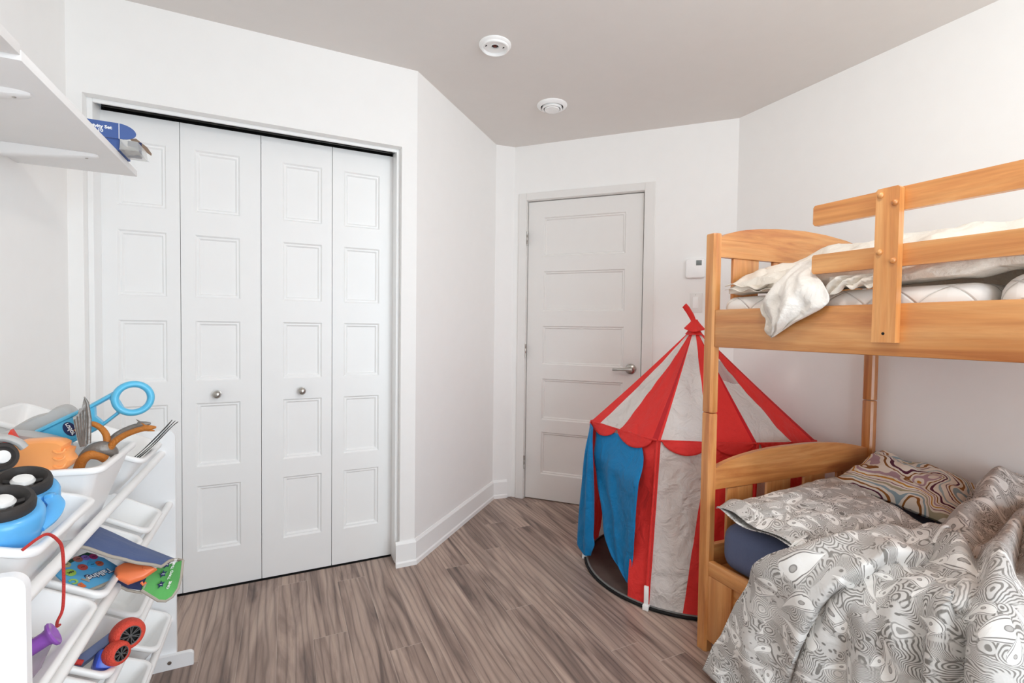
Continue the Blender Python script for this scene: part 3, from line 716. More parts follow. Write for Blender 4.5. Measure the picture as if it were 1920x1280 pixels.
# ------------------------------------------------------------------ mattresses
def mattress(name, label, cat, t0, t1, s0, s1, z0, z1, r, mat, group=None, piping=None):
    bm = bmesh.new(); bmesh.ops.create_cube(bm, size=1.0)
    for v in bm.verts: v.co = Vector(((t0 + t1) / 2 + v.co.x * (t1 - t0), (s0 + s1) / 2 + v.co.y * (s1 - s0), (z0 + z1) / 2 + v.co.z * (z1 - z0)))
    bmesh.ops.bevel(bm, geom=bm.edges[:], offset=r, segments=6, affect='EDGES', profile=0.5)
    for _ in range(2):
        le = [e for e in bm.edges if e.calc_length() > 0.12]
        if le: bmesh.ops.subdivide_edges(bm, edges=le, cuts=3, use_grid_fill=True)
    mb = MB(); raw = [v.co.copy() for v in bm.verts]; mb.bm(bm, 0, bm_)
    for i, v in enumerate(raw): mb.uv[i] = (v.y, v.z - v.x)
    o = obj(name, mb, mat, ang=80); tag(o, label, cat, group)
    if piping:
        mb = MB()
        k = 0.9 * r
        pts = [bm_(p) for p in ((t0 + .001, s1 - k, piping), (t0 + .001, s0 + k, piping))]
        mb.tube(pts, .003, 8); c = obj('piping', mb, M['white_cotton'], o)
    return o
mattress('mattress', 'lower bunk mattress in a plain navy blue fitted sheet', 'mattress', .0275, .925, SN + .05, -.0095, .3125, .485, .060, M['navy'])
mattress('mattress_pad', 'white quilted pad on the upper bunk, between the bed post and the guard post', 'mattress pad', .026, .925, -.722, -.006, 1.1405, 1.288, .035, M['quilt'], 'quilted pads on the upper bunk')
mattress('mattress_pad', 'white quilted pad on the upper bunk at the right edge, rounded near corner', 'mattress pad', .026, .925, SN + .05, -.730, 1.1405, 1.306, .055, M['quilt'], 'quilted pads on the upper bunk', 1.2475)

# ------------------------------------------------------------------ upper comforter
def wr(a, b, k=1.0, sd=0.0): return k * (.012 * nz(a * 5 + sd, b * 5) + .006 * nz(a * 13, b * 11 + sd) + .003 * nz(a * 29 + sd, b * 31))
def comf(q, p):
    """q from under the front edge, over the top to the wall; p along the bed"""
    s = lerp(-.035, -1.75, p)
    Bs = interp([(-1.75, .85), (-.7, .92), (-.34, 1.0), (-.20, .97), (-.12, .9), (-.06, .78), (-.03, .62)], s)
    za = interp([(-.95, 1.323), (-.735, 1.313), (-.69, 1.300), (-.60, 1.300), (-.50, 1.298), (-.435, 1.294), (-.36, 1.294), (-.12, 1.296), (0, 1.296)], s)
    pr = [(.10, 0, 0), (.035, 0, .004), (.0245, .0, .02), (.034, .0, .040), (.085, .06, .0), (.19, .115, 0), (.32, .165, 0), (.5, .185, 0), (.72, .16, 0), (.88, .10, 0), (.915, .03, 0)]
    x = q * (len(pr) - 1); i = min(int(x), len(pr) - 2); f = x - i
    t, A, e = [lerp(pr[i][k], pr[i + 1][k], f) for k in range(3)]
    z = za + A * Bs + e * (0.5 + .6 * Bs)
    w = sst(1.0, 4.0, x)
    z += wr(s * 1.3, t * 1.3, .4 + 1.6 * w, 3) * 1.3
    # folds running from the head down towards the front rail
    z += .014 * w * math.sin(s * 26 + t * 14 + 2.0 * nz(s * 3, t * 3)) * sst(.9, .2, t)
    t = t + .010 * nz(s * 9, 4.2) * sst(0.2, .02, t) + .008 * (1 - w) * math.sin(s * 31)
    t = max(t, .0265)
    return bm_((t, s, z))
mb = MB(); mb.grid(comf, 60, 190, uvf=lambda a, b: (a * 1.2, b * 1.7))
cf = tag(obj('comforter', mb, M['cream'], solid=0.004, ang=80), 'cream cotton comforter heaped on the upper bunk behind the guard rails', 'comforter')

# pillowcase slung over the upper side rail
def curve2(pts, a): 
    x = a * (len(pts) - 1); i = min(int(x), len(pts) - 2); f = x - i
    P4 = [pts[max(i - 1, 0)], pts[i], pts[i + 1], pts[min(i + 2, len(pts) - 1)]]
    return [0.5 * ((2 * P4[1][k]) + (P4[2][k] - P4[0][k]) * f + (2 * P4[0][k] - 5 * P4[1][k] + 4 * P4[2][k] - P4[3][k]) * f * f + (3 * P4[1][k] - P4[0][k] - 3 * P4[2][k] + P4[3][k]) * f ** 3) for k in range(len(pts[0]))]
pc = thing('pillowcase', 'white cotton pillowcase hanging over the upper side rail of the bunk', 'pillowcase', bm_((-.02, -.3, 1.25)))
LC = [(-.215, 1.392, .12), (-.235, 1.372, .07), (-.232, 1.335, .026), (-.222, 1.300, -.006), (-.205, 1.262, -.016), (-.212, 1.232, -.018), (-.232, 1.200, -.016), (-.238, 1.172, -.014), (-.226, 1.154, -.012)]
RC = [(-.330, 1.408, .12), (-.334, 1.380, .07), (-.338, 1.345, .024), (-.385, 1.305, -.004), (-.404, 1.262, -.010), (-.390, 1.240, -.012), (-.350, 1.216, -.012), (-.300, 1.188, -.011), (-.236, 1.150, -.010)]
def pcf(a, b):
    l = curve2(LC, a); r = curve2(RC, a)
    s, z, t = [lerp(l[k], r[k], b) for k in range(3)]
    bul = math.sin(PI * b) ** .7 * sst(0.05, .45, a) * sst(1.02, .8, a)
    t -= .030 * bul + .010 * bul * math.sin(b * 9 + a * 5 + nz(a * 3, b * 3) * 2) + .008 * bul * math.sin(a * 6 - b * 17)
    t += .004 * nz(a * 9, b * 8)
    return bm_((t, s, z + .006 * nz(a * 4, b * 4 + 7)))
mb = MB(); mb.grid(pcf, 48, 40, uvf=lambda a, b: (a * .3, b * .2)); obj('case_front', mb, M['white_cotton'], pc, ang=80, solid=.0015)
LB = [(-.232, 1.335, .028), (-.222, 1.300, -.004), (-.196, 1.262, -.006), (-.191, 1.246, -.006), (-.203, 1.222, -.006), (-.217, 1.205, -.005), (-.213, 1.175, -.005), (-.214, 1.158, -.005)]
RB = [(-.30, 1.335, .028), (-.30, 1.300, -.003), (-.30, 1.262, -.0035), (-.30, 1.246, -.0035), (-.30, 1.222, -.0035), (-.29, 1.20, -.0035), (-.265, 1.175, -.0035), (-.228, 1.152, -.0035)]
def pcb(a, b):
    l = curve2(LB, a); r = curve2(RB, a); s, z, t = [lerp(l[k], r[k], b) for k in range(3)]
    t -= .014 * (1 - b) ** 2 * sst(.3, .6, a) * sst(1.0, .85, a)
    return bm_((t, s, z))
mb = MB(); mb.grid(pcb, 36, 14, uvf=lambda a, b: (a * .3 + 1, b * .2)); obj('case_back', mb, M['cream'], pc, ang=80, solid=.0012)
# crumpled side of the case tucked under the guard rail
def pcs(a, b):
    s = lerp(-.385, -.516, a); z = lerp(1.326, lerp(1.262, 1.290, sst(0, .35, a)), b); t = .016 - .012 * b + .010 * math.sin(b * 9 + a * 16) * (1 - a * .5) + .006 * nz(a * 8, b * 6)
    return bm_((max(.003, min(t, .020)), s, z + .006 * math.sin(a * 20) * b))
mb = MB(); mb.grid(pcs, 40, 24, uvf=lambda a, b: (a * .15, b * .08 + 2)); obj('tucked_edge', mb, M['cream'], cf, ang=80, solid=.0015)
# open hem of the head end of the comforter
def flapf(off):
    def f(a, b):
        s = lerp(-.030, -.20, a) ; z = 1.3125 - .012 * a + off * (.012 + .006 * math.sin(a * 7)) ; t = lerp(.012, .16, b) + .010 * math.sin(a * 5) * (1 - b)
        return bm_((t, s - .006 * math.sin(b * 6), z + .060 * sst(.0, 1, b) * (1 if off else .7) + .005 * math.sin(a * 14 + b * 5)))
    return f
for off in (0, 1):
    mb = MB(); mb.grid(flapf(off), 26, 14, uvf=lambda a, b: (a * .2 + off, b * .2)); obj('open_hem', mb, M['cream'], cf, ang=80, solid=.002)

# ------------------------------------------------------------------ pillows on the lower bunk
def pillow(name, label, mat, cs, th, seed, nrm_up=True, n=44, pinch=0.10, wrk=1.0, uvs=(.6, .45), group=None):
    """cs: corners A,B,C,D in (t,s,z); a runs A->D, b runs A->B"""
    A, B, Cc, D = [bm_(c) for c in cs]; N = (D - A).cross(B - A).normalized()
    if N.z < 0: N = -N
    mb = MB()
    for sgn_ in (1, -1):
        def f(a, b, sg=sgn_):
            u, v = 2 * a - 1, 2 * b - 1
            k = max(0.0, (1 - abs(u) ** 2.6)) ** .55 * max(0.0, (1 - abs(v) ** 2.6)) ** .55
            # sides bow in a little between the corners
            uu = u * (1 - pinch * (1 - v * v) * abs(u) ** 3); vv = v * (1 - pinch * (1 - u * u) * abs(v) ** 3)
            a2, b2 = (uu + 1) / 2, (vv + 1) / 2
            p = A.lerp(D, a2).lerp(B.lerp(Cc, a2), b2)
            h = th * k * (1.0 if sg > 0 else .55) + .004 * (1 if sg > 0 else -1) * 0
            w_ = (wr(a * .9 + seed, b * .9, 1.1 * wrk) + .006 * wrk * math.sin(11 * (a * .8 + b) + 3 * nz(a * 2 + seed, b * 2))) * min(1, k * 2)
            return p + N * (sg * h + (w_ if sg > 0 else 0) + .006 * nz(a * 3 + seed, b * 3) * (1 - k))
        mb.grid(f, n, n, uvf=lambda a, b: (a * uvs[0] + seed, b * uvs[1] + seed * .37))
    o = obj(name, mb, mat, ang=80); return tag(o, label, 'pillow', group)
pillow('pillow', 'pillow in a colourful swirl-print case in the back corner of the lower bunk', M['marble'],
       ((.575, -.055, .580), (.575, -.48, .532), (.940, -.400, .590), (.935, -.012, .655)), .062, 2.0, uvs=(.42, .45))
pillow('pillow', 'pillow in a grey paisley case on the navy mattress, near the bed post', M['paisley'],
       ((-.012, -.050, .548), (-.004, -.325, .532), (.47, -.470, .548), (.62, -.045, .588)), .052, 5.0, uvs=(.62, .40), wrk=.8)

# open end of the pillowcase: two loose lips of cloth along the near edge
gp0 = bpy.data.objects['pillow.001']
for k in (0, 1):
    def lipf(a, b, k=k):
        s = lerp(-.046, -.330, a); z = lerp(.549, .531, a) + (.010 if k == 0 else -.008) * math.sin(PI * min(1, a * 1.05)) ** .6 + .006 * math.sin(a * 9 + k)
        t = lerp(-.022, .05, b) + .006 * math.sin(a * 8 + k * 2); return bm_((t, s, z + (.022 if k == 0 else -.012) * sst(0, 1, b)))
    mb = MB(); mb.grid(lipf, 30, 8, uvf=lambda a, b: (a * .3 + 3, b * .07 + k)); obj('pillowcase_hem', mb, M['paisley'], gp0, ang=80, solid=.002)

# ------------------------------------------------------------------ paisley duvet, spread over the bed and hanging to the floor
DP = [(.955, .635), (.80, .615), (.6, .585), (.4, .57), (.2, .56), (.07, .545), (0.0, .51), (-.035, .44), (-.05, .30), (-.068, .15), (-.09, .015)]
DC = [0.0]
for a, b in zip(DP, DP[1:]): DC.append(DC[-1] + math.hypot(b[0] - a[0], b[1] - a[1]))
FE = [(0, -.405), (.142, -.400), (.30, -.425), (.482, -.440), (.583, -.457), (.661, -.441), (.746, -.404), (.817, -.392), (.914, -.352), (.976, -.318), (1.05, -.243), (1.203, -.172), (1.327, -.136), (1.376, -.112), (1.475, -.088)]
# fold lines: ((c, s) points, height, half width on the head side, half width on the foot side)
FOLDS = [
 ([(1.079, -.179), (1.045, -.26), (.98, -.34), (.905, -.392), (.773, -.431), (.669, -.472)], .022, .05, .05),
 ([(1.34, -.345), (1.202, -.372), (1.066, -.410), (.998, -.449), (.937, -.492), (.861, -.536), (.758, -.552)], .026, .075, .012, .030),
 ([(1.417, -.215), (1.247, -.248), (1.08, -.317), (.996, -.393)], .014, .04, .04),
 ([(1.315, -.402), (1.176, -.436), (1.056, -.474), (.999, -.514)], .012, .018, .04),
 ([(.625, -.484), (.705, -.571), (.79, -.647), (.842, -.694), (.913, -.732)], .030, .035, .045),
 ([(.905, -.582), (.933, -.645), (.936, -.688), (.926, -.724)], .018, .06, .010, .024),
 ([(.63, -.592), (.77, -.66), (.9, -.725)], -.030, .016, .014),
 ([(.296, -.439), (.515, -.524), (.66, -.594), (.76, -.651)], .026, .040, .030),
 ([(.237, -.547), (.516, -.611), (.755, -.684), (.885, -.743)], .040, .026, .032, .014),
 ([(.117, -.506), (.383, -.561), (.614, -.618)], -.022, .020, .020),
 ([(.005, -.417), (.2, -.465), (.398, -.531)], .026, .035, .025),
 ([(.857, -.752), (.952, -.775), (1.025, -.785), (1.20, -.80)], .030, .040, .06),
 ([(.94, -.69), (1.011, -.692), (1.109, -.69), (1.3, -.70)], .014, .022, .018),
 ([(.972, -.722), (1.03, -.728), (1.2, -.73)], -.020, .014, .014),
 ([(.967, -.596), (1.043, -.604), (1.158, -.626), (1.35, -.64)], .012, .03, .025),
 ([(.993, -.650), (1.075, -.660), (1.3, -.675)], -.014, .016, .016),
 ([(1.03, -.503), (1.133, -.496), (1.3, -.488)], -.010, .02, .02),
 ([(1.031, -.554), (1.13, -.547), (1.3, -.549)], .008, .025, .025),
 ([(.518, -.459), (.651, -.564), (.722, -.627)], -.018, .018, .022),
 ([(.395, -.600), (.639, -.672), (.825, -.733)], -.014, .012, .014),
 ([(.35, -.63), (.58, -.715), (.74, -.78)], .036, .030, .05),
 ([(.2, -.68), (.45, -.76), (.7, -.83)], -.020, .03, .03),
 ([(.1, -.60), (.3, -.66), (.5, -.74)], .02, .04, .04),
 ([(.75, -.46), (.86, -.50), (.93, -.55)], .010, .03, .03),
]
def fold_h(c, s):
    h = 0.0; ov = [0.0, 0.0]
    for pts, H, wa, wb, *xo in FOLDS:
        bd, bs, be, nn_ = 9.0, 1.0, 1.0, (0, 0)
        L = len(pts) - 1
        for i in range(L):
            (ax, ay), (bx_, by) = pts[i], pts[i + 1]; dx, dy = bx_ - ax, by - ay; q = dx * dx + dy * dy
            f0 = ((c - ax) * dx + (s - ay) * dy) / q; f = max(0, min(1, f0))
            ex, ey = c - (ax + dx * f), s - (ay + dy * f); d = math.hypot(ex, ey)
            if d < bd:
                # which side: head side = larger s
                bd = d; cr = dx * (s - ay) - dy * (c - ax); bs = cr * (1 if dx > 0 else -1); ql = math.sqrt(q); nn_ = (dy / ql, -dx / ql) if dx > 0 else (-dy / ql, dx / ql)
                u = (i + f) / L; be = sst(-.12, .22, u) * sst(1.12, .8, u)
        w = wa if bs > 0 else wb
        if bd < 3.2 * w:
            g_ = be * math.exp(-(bd / w) ** 2); h += 1.85 * H * g_
            if xo: ov[0] += xo[0] * g_ * nn_[0]; ov[1] += xo[0] * g_ * nn_[1]
    return h, ov
def duvet(a, b):
    c = a * DC[-1]
    i = 0
    while i < len(DC) - 2 and c > DC[i + 1]: i += 1
    def pp(cc):
        cc = max(0, min(DC[-1], cc)); j = 0
        while j < len(DC) - 2 and cc > DC[j + 1]: j += 1
        f = (cc - DC[j]) / (DC[j + 1] - DC[j]); return Vector((lerp(DP[j][0], DP[j + 1][0], f), lerp(DP[j][1], DP[j + 1][1], f)))
    p = (pp(c - .03) + pp(c) * 2 + pp(c + .03)) / 4
    tg = (pp(c + .03) - pp(c - .03)).normalized(); n = Vector((tg.y, -tg.x))     # points up on top, outward on the side
    if n.y < 0 and abs(n.y) > abs(n.x): n = -n
    if abs(n.x) >= abs(n.y) and n.x > 0: n = -n
    sf = interp(FE, c); s = lerp(sf, -1.55, b ** 1.35)
    ed = sf - s
    h, ov = fold_h(c, s); h += (.014 * nz(c * 4.2, s * 4.2) + .007 * nz(c * 11 + 5, s * 10) + .0035 * nz(c * 24, s * 25 + 3)) * sst(0, .12, ed)
    h += .010 * math.sin((s + .04 * math.sin(c * 5)) * 42) * sst(.98, 1.25, c) * sst(.02, .12, ed)      # hanging pleats
    # the edge turns down onto what lies under it
    h -= .040 * (1 - sst(0, .07, ed)) * sst(1.02, .9, c) * sst(.02, .3, c) - .012 * math.exp(-((ed - .05) / .03) ** 2)
    if c < .45: h += .03 * sst(.45, .1, c) * math.exp(-((s + .47) / .10) ** 2)
    q = p + n * h + Vector((tg.x, tg.y)) * ov[0]; s += ov[1]
    t = q.x - .05 * sst(1.0, 1.475, c) * sst(.25, .0, ed) * .3
    t = min(t, .962)
    if q.y < .40: t = min(t, -.012)
    return bm_((t, s, max(q.y, .006)))
from mathutils.bvhtree import BVHTree
pv, pf = [], []
for nm_ in ('pillow', 'pillow.001'):
    me_ = bpy.data.objects[nm_].data; b_ = len(pv); pv += [v.co.copy() for v in me_.vertices]; pf += [tuple(b_ + i for i in f.vertices) for f in me_.polygons]
PB = BVHTree.FromPolygons(pv, pf)
duvet0 = duvet
def duvet(a, b):
    p = duvet0(a, b)
    if p.x > B0.x - .03 and p.z > .44:
        top_ = None
        for dx, dy in ((0, 0), (.016, 0), (-.016, 0), (0, .016), (0, -.016)):
            h_ = PB.ray_cast(Vector((p.x + dx, p.y + dy, 1.2)), Vector((0, 0, -1)))
            if h_[0] is not None: top_ = max(top_ or 0, h_[0].z)
        if top_ and p.z < top_ + .009: p.z = top_ + .009
    return p
mb = MB(); mb.grid(duvet, 150, 190, uvf=lambda a, b: (a * DC[-1], lerp(interp(FE, a * DC[-1]), -1.55, b ** 1.35)))
tag(obj('duvet', mb, M['paisley'], ang=80, solid=.006, off=1), 'rumpled grey and white paisley duvet spread over the lower bunk and hanging to the floor', 'duvet')

# ------------------------------------------------------------------ circus play tent
tent = thing('play_tent', 'red and white circus play tent with blue door curtains behind the bunk bed', 'play tent', (1.767, 1.768, 0))
TC = Vector((1.767, 1.768, 0)); TR = 0.452
AP = Vector((1.820, 1.752, 1.186))
EV = [Vector(p) for p in ((1.425, 2.045, .697), (1.460, 1.598, .690), (1.815, 1.388, .692), (2.205, 1.385, .668), (2.235, 1.86, .690), (1.84, 2.21, .700))]
BA = [146.0, 209.4, 262.0, 318.0, 382.0, 445.0, 506.0]
# stripe limits along each side: (from, to, material) 0 red 1 dark sleeve 2 white 3 clear mesh
ROOF = [[(0, .15, 0), (.15, .47, 2), (.47, .93, 0), (.93, 1, 1)], [(0, .03, 0), (.03, .53, 2), (.53, .96, 0), (.96, 1, 1)], [(0, .56, 2), (.56, .94, 0), (.94, 1, 1)],
        [(0, .5, 2), (.5, .95, 0), (.95, 1, 1)], [(0, .5, 2), (.5, .95, 0), (.95, 1, 1)], [(0, .5, 2), (.5, .95, 0), (.95, 1, 1)]]
TM = [M['red'], M['redd'], M['tentw'], M['mesh']]
mb = MB()
for k in range(6):
    P0, P1_ = EV[k], EV[(k + 1) % 6]
    for f0, f1, mi in ROOF[k]:
        n = max(3, int((f1 - f0) * 26))
        def rf(a, b, f0=f0, f1=f1, P0=P0, P1_=P1_, k=k):
            f = lerp(f0, f1, a); e = P0.lerp(P1_, f); top = AP + (e - AP) * .028
            top.z = AP.z - .012
            p = top.lerp(e, b); out = (e - TC); out.z = 0; out.normalize()
            sag = -.014 * math.sin(PI * b) * math.sin(PI * f) - .006 * math.sin(PI * b)
            w = (.006 * nz(f * 7 + k * 3, b * 5) + .0022 * nz(f * 22, b * 14 + k)) * sst(0, .2, b) * math.sin(PI * min(1, max(0, f)))
            return p + Vector((0, 0, sag + w)) + out * w
        if k == 2 and mi == 2:
            for b0, b1, m2 in ((0, .27, 2), (.27, .47, 3), (.47, 1, 2)):
                mb.grid(lambda a, b, b0=b0, b1=b1, rf=rf: rf(a, lerp(b0, b1, b)), n, 12, m2)
        else: mb.grid(rf, n, 28, mi)
obj('roof', mb, TM, tent, ang=70)
# scalloped valance
mb = MB()
for k in range(6):
    P0, P1_ = EV[k], EV[(k + 1) % 6]; d = (P1_ - P0); out = Vector((d.y, -d.x, 0)).normalized()
    if out.dot(P0 - TC) < 0: out = -out
    cuts = {0: (0.02, .44, .95), 1: (.04, .54, .97)}.get(k, (.03, .54, .97))
    for f0, f1 in zip(cuts, cuts[1:]):
        dp = .052 if (f1 - f0) < .45 else .060
        def vf(a, b, f0=f0, f1=f1):
            f = lerp(f0, f1, a); e = P0.lerp(P1_, f); h = dp * max(0.0, math.sin(PI * a)) ** .55
            return e + out * (.006 + .016 * b * math.sin(PI * a) + .004 * nz(a * 5 + k, b * 3)) + Vector((0, 0, .002 - h * b))
        mb.grid(vf, 22, 7, 0)
    mb.tube([P0 + out * .003, P0.lerp(P1_, .5) + out * .003 + Vector((0, 0, -.003)), P1_ + out * .003], .0045, 8, 0)
obj('valance', mb, [M['red']], tent, ang=70, solid=.0012)
# walls
WALL = [[(.725, 1, .815, 1, 0)], [(0, .03, 0, .02, 0), (.03, .52, .02, .345, 2), (.52, 1, .345, 1, 0)], [(0, .56, 0, .56, 2), (.56, 1, .56, 1, 0)], [(0, .5, 0, .5, 2), (.5, 1, .5, 1, 0)], [(0, .5, 0, .5, 2), (.5, 1, .5, 1, 0)], [(0, .5, 0, .5, 2), (.5, 1, .5, 1, 0)]]
def wallp(k, ft, fb, h):
    e = EV[k].lerp(EV[(k + 1) % 6], ft) - Vector((0, 0, .004)); an = math.radians(lerp(BA[k], BA[k + 1], fb))
    b = Vector((TC.x + TR * math.cos(an), TC.y + TR * math.sin(an), .014)); return b.lerp(e, h)
mb = MB()
for k in range(6):
    for t0, t1, b0, b1, mi in WALL[k]:
        def wf(a, h):
            p = wallp(k, lerp(t0, t1, a), lerp(b0, b1, a), h); out = (p - TC); out.z = 0; out.normalize()
            f = lerp(b0, b1, a)
            w = (.010 * nz(f * 6 + k * 5, h * 5) + .005 * nz(f * 15, h * 13 + k) + .002 * nz(f * 31 + 9, h * 28)) * sst(0, .1, h) * sst(1, .93, h) * min(1, 6 * f * (1 - f) + .15)
            return p + out * (w - .004)
        mb.grid(wf, max(3, int((t1 - t0) * 44)), 44, mi)
obj('wall_panels', mb, TM, tent, ang=70)
# corner pole sleeves with white clips at the foot
for k in range(6):
    p0 = wallp(k, 0, 0, 0.0); p1 = wallp(k, 0, 0, 1.0); out = (p0 - TC); out.z = 0; out.normalize()
    mb = MB(); mb.tube([p0 + out * .002 + Vector((0, 0, .075)), p1 + out * .002], .0065, 10); obj('pole_sleeve', mb, M['red'], tent)
    mb = MB(); side = Vector((-out.y, out.x, 0)); fr = frame(p0 + out * .010, side, (0, 0, 1))
    mb.box((-.0125, .0005, -.010), (.0125, .022, .012), .002, 0, lambda v: fr(v.x, v.y, v.z) - Vector((0, 0, p0.z)))
    mb.box((-.0095, .022, -.004), (.0095, .100, .004), .002, 0, lambda v: fr(v.x, v.y, v.z) - Vector((0, 0, p0.z)))
    mb.box((-.0055, .034, .004), (.0055, .088, .006), .001, 0, lambda v: fr(v.x, v.y, v.z) - Vector((0, 0, p0.z)))
    obj('pole_clip', mb, M['plastic'], tent, ang=30)
mb = MB(); mb.ring((TC.x, TC.y, .0075), (0, 0, 1), .458, .0068, 72, 10); obj('base_hoop', mb, M['black'], tent)
mb = MB(); mb.lathe([(.001, .0012), (.452, .0012), (.452, .0040), (.001, .0040)], (TC.x, TC.y, 0), (0, 0, 1), 72); obj('groundsheet', mb, M['tfloor'], tent, ang=30)
mb = MB(); mb.ring((TC.x, TC.y, .0125), (0, 0, 1), .449, .0055, 72, 8, flat=.8); obj('edge_binding', mb, M['piping'], tent)
# door curtains
RL = [(1.400, 2.000, .672), (1.398, 1.974, .548), (1.395, 1.949, .448), (1.389, 1.887, .311), (1.385, 1.852, .194), (1.378, 1.780, .112), (1.364, 1.660, .058)]
RR = [(1.432, 1.700, .672), (1.366, 1.606, .529), (1.364, 1.615, .40), (1.364, 1.622, .28), (1.364, 1.630, .18), (1.363, 1.640, .090), (1.3625, 1.645, .052)]
def rcf(a, b):
    l = Vector(curve2(RL, a)); r = Vector(curve2(RR, a)); p = l.lerp(r, b)
    w = .008 * math.sin(b * 15 + a * 4 + 3 * nz(a * 2, b * 2)) * sst(0, .3, a) * (1 - .75 * b) + .006 * nz(a * 5, b * 6) + .003 * nz(a * 14, b * 16)
    top = Vector((1.4405, 0, 0)) if False else None
    x = p.x - w
    if a < .2: x = lerp(EVX(p.y) - .006, x, sst(0, .2, a))
    return Vector((x, p.y, p.z))
def EVX(y): return lerp(EV[1].x, EV[0].x, (y - EV[1].y) / (EV[0].y - EV[1].y))
mb = MB(); mb.grid(rcf, 44, 30); obj('door_curtain', mb, M['blue'], tent, ang=70, solid=.0015)
LL = [(1.415, 2.040, .688), (1.374, 2.010, .574), (1.375, 2.034, .399), (1.379, 2.069, .221), (1.381, 2.093, .085), (1.380, 2.085, .040), (1.372, 2.000, .030)]
LR = [(1.395, 1.985, .676), (1.372, 1.950, .561), (1.364, 1.925, .434), (1.363, 1.925, .301), (1.363, 1.931, .167), (1.362, 1.922, .110), (1.366, 1.950, .048)]
def lcf(a, b):
    l = Vector(curve2(LL, a)); r = Vector(curve2(LR, a)); p = l.lerp(r, b)
    w = .012 * math.sin(PI * b) * sst(0, .3, a) + .006 * math.sin(b * 12 + 2 * nz(a * 2, b)) * sst(0, .3, a) + .004 * nz(a * 6 + 4, b * 5)
    return Vector((p.x - w, p.y + w * .25, max(p.z, .012)))
mb = MB(); mb.grid(lcf, 44, 20); obj('door_curtain', mb, M['blue'], tent, ang=70, solid=.0015)
# top: flared collar, ruffle and the drooping pennant
mb = MB()
def skirt(z0, r0, z1, r1, ph, amp, tilt):
    def f(a, b):
        t = 2 * PI * a; r = lerp(r0, r1, b ** 1.2) * (1 + amp * b * math.sin(5 * t + ph)); z = lerp(z0, z1, b) + amp * .02 * b * math.sin(3 * t + ph) + tilt * b * math.cos(t - .9)
        return (AP.x + r * math.cos(t), AP.y + r * math.sin(t), z)
    mb.grid(f, 40, 8)
skirt(1.222, .012, 1.180, .047, .4, .10, .018); skirt(1.192, .016, 1.150, .040, 2.0, .08, .004)
obj('top_collar', mb, M['red'], tent, ang=70, solid=.001)
mb = MB(); mb.tube(catmull([(1.819, 1.752, 1.200), (1.812, 1.758, 1.226), (1.801, 1.769, 1.256), (1.788, 1.782, 1.284), (1.783, 1.787, 1.291)], 5), [.015, .016, .0155, .0145, .014, .0145, .015, .0155, .016, .016, .0155, .0155, .016, .0165, .016, .0155, .015, .0155, .0165, .016, .012][:21], 14, flat=.75)
obj('pennant', mb, M['red'], tent, ang=70)

# ------------------------------------------------------------------ toy organizer
org = thing('toy_organizer', 'white toy organizer rack of slanted bins along the left wall', 'toy organizer', (-.50, 1.43, 0))
def side(y0, yf):
    pts = [(-.700, 0.0005), (-.335, .0005), (-.335, .788)] + [(-.335 - .022 + .022 * math.cos(a), .788 + .022 * math.sin(a)) for a in [PI / 2 * k / 6 for k in range(1, 7)]] + [(-.690, .810), (-.700, .800)]
    mb = MB(); mb.prism(pts, lambda u, v, w=0.0: Vector((u, y0 + w, v)), .016); sp = obj('side_panel', mb, M['melamine'], org, ang=50)
    ft = [(-.700, .0005), (-.284, .0005), (-.284, .034)] + [(-.284 - .014 + .014 * math.cos(a), .034 + .014 * math.sin(a)) for a in [PI / 2 * k / 5 for k in range(1, 6)]] + [(-.700, .048)]
    mb = MB(); mb.prism(ft, lambda u, v, w=0.0: Vector((u, yf + w, v)), .0158); fo = obj('foot', mb, M['melamine'], org, ang=50)
    for x in (-.352, -.62):
        mb = MB(); mb.lathe([(.0003, 0), (.0062, 0), (.0062, .0012), (.0048, .0016), (.0022, .0010), (.0003, .0010)], (x, yf if yf > 1.4 else yf + .0158, .025), (0, -1 if yf > 1.4 else 1, 0), 16); obj('screw', mb, M['nickel'], fo)
side(1.9412, 1.925); side(.907, .9232)
RODS = [(-.372, .733), (-.352, .560), (-.352, .372), (-.356, .160), (-.68, .690), (-.68, .56), (-.68, .38), (-.68, .19)]
for x, z in RODS:
    mb = MB(); mb.tube([(x, .9232, z), (x, 1.9410, z)], .0108, 18); obj('rod', mb, M['plastic'], org, ang=50)
    
def bin_(label, F, y0, y1, tilt, L, H, taper=.022, r=.026):
    t = math.radians(tilt); ub = Vector((-math.cos(t), 0, math.sin(t))); dn = Vector((-math.sin(t), 0, -math.cos(t)))
    O = Vector((F[0], (y0 + y1) / 2, F[1])); Wd = y1 - y0
    def loop(ins, w, rr):
        return [O + ub * (L / 2 + a) + Vector((0, b, 0)) + dn * w for a, b in rrect(L - 2 * ins, Wd - 2 * ins, max(rr, .004), 6)]
    mb = MB(); k = taper
    mb.loft([loop(.0105 + k + .006, H, r - .012), loop(.0105 + k, H - .006, r - .008), loop(.0105, .013, r - .004), loop(.0015, .0125, r), loop(0, .010, r), loop(0, .003, r), loop(.003, 0, r), loop(.010, 0, r - .003),
             loop(.013, .003, r - .005), loop(.013 + k * .98, H - .009, r - .010), loop(.013 + k + .006, H - .0035, r - .014)], True, True)
    o = obj('storage_bin', mb, M['plastic'], ang=55)
    return tag(o, label, 'storage bin', 'white plastic bins of the toy organizer')
bin_('white bin holding the blue toy car, in the top row by the near side panel', (-.338, .820), .955, 1.222, 17, .36, .13)
bin_('deep white bin in the top row holding the orange and blue toys and the dragon', (-.336, .873), 1.234, 1.504, 3, .36, .165, .042)
bin_('white bin in the top row with the dark boards, next to the far side panel', (-.338, .801), 1.572, 1.80, 24, .36, .12)
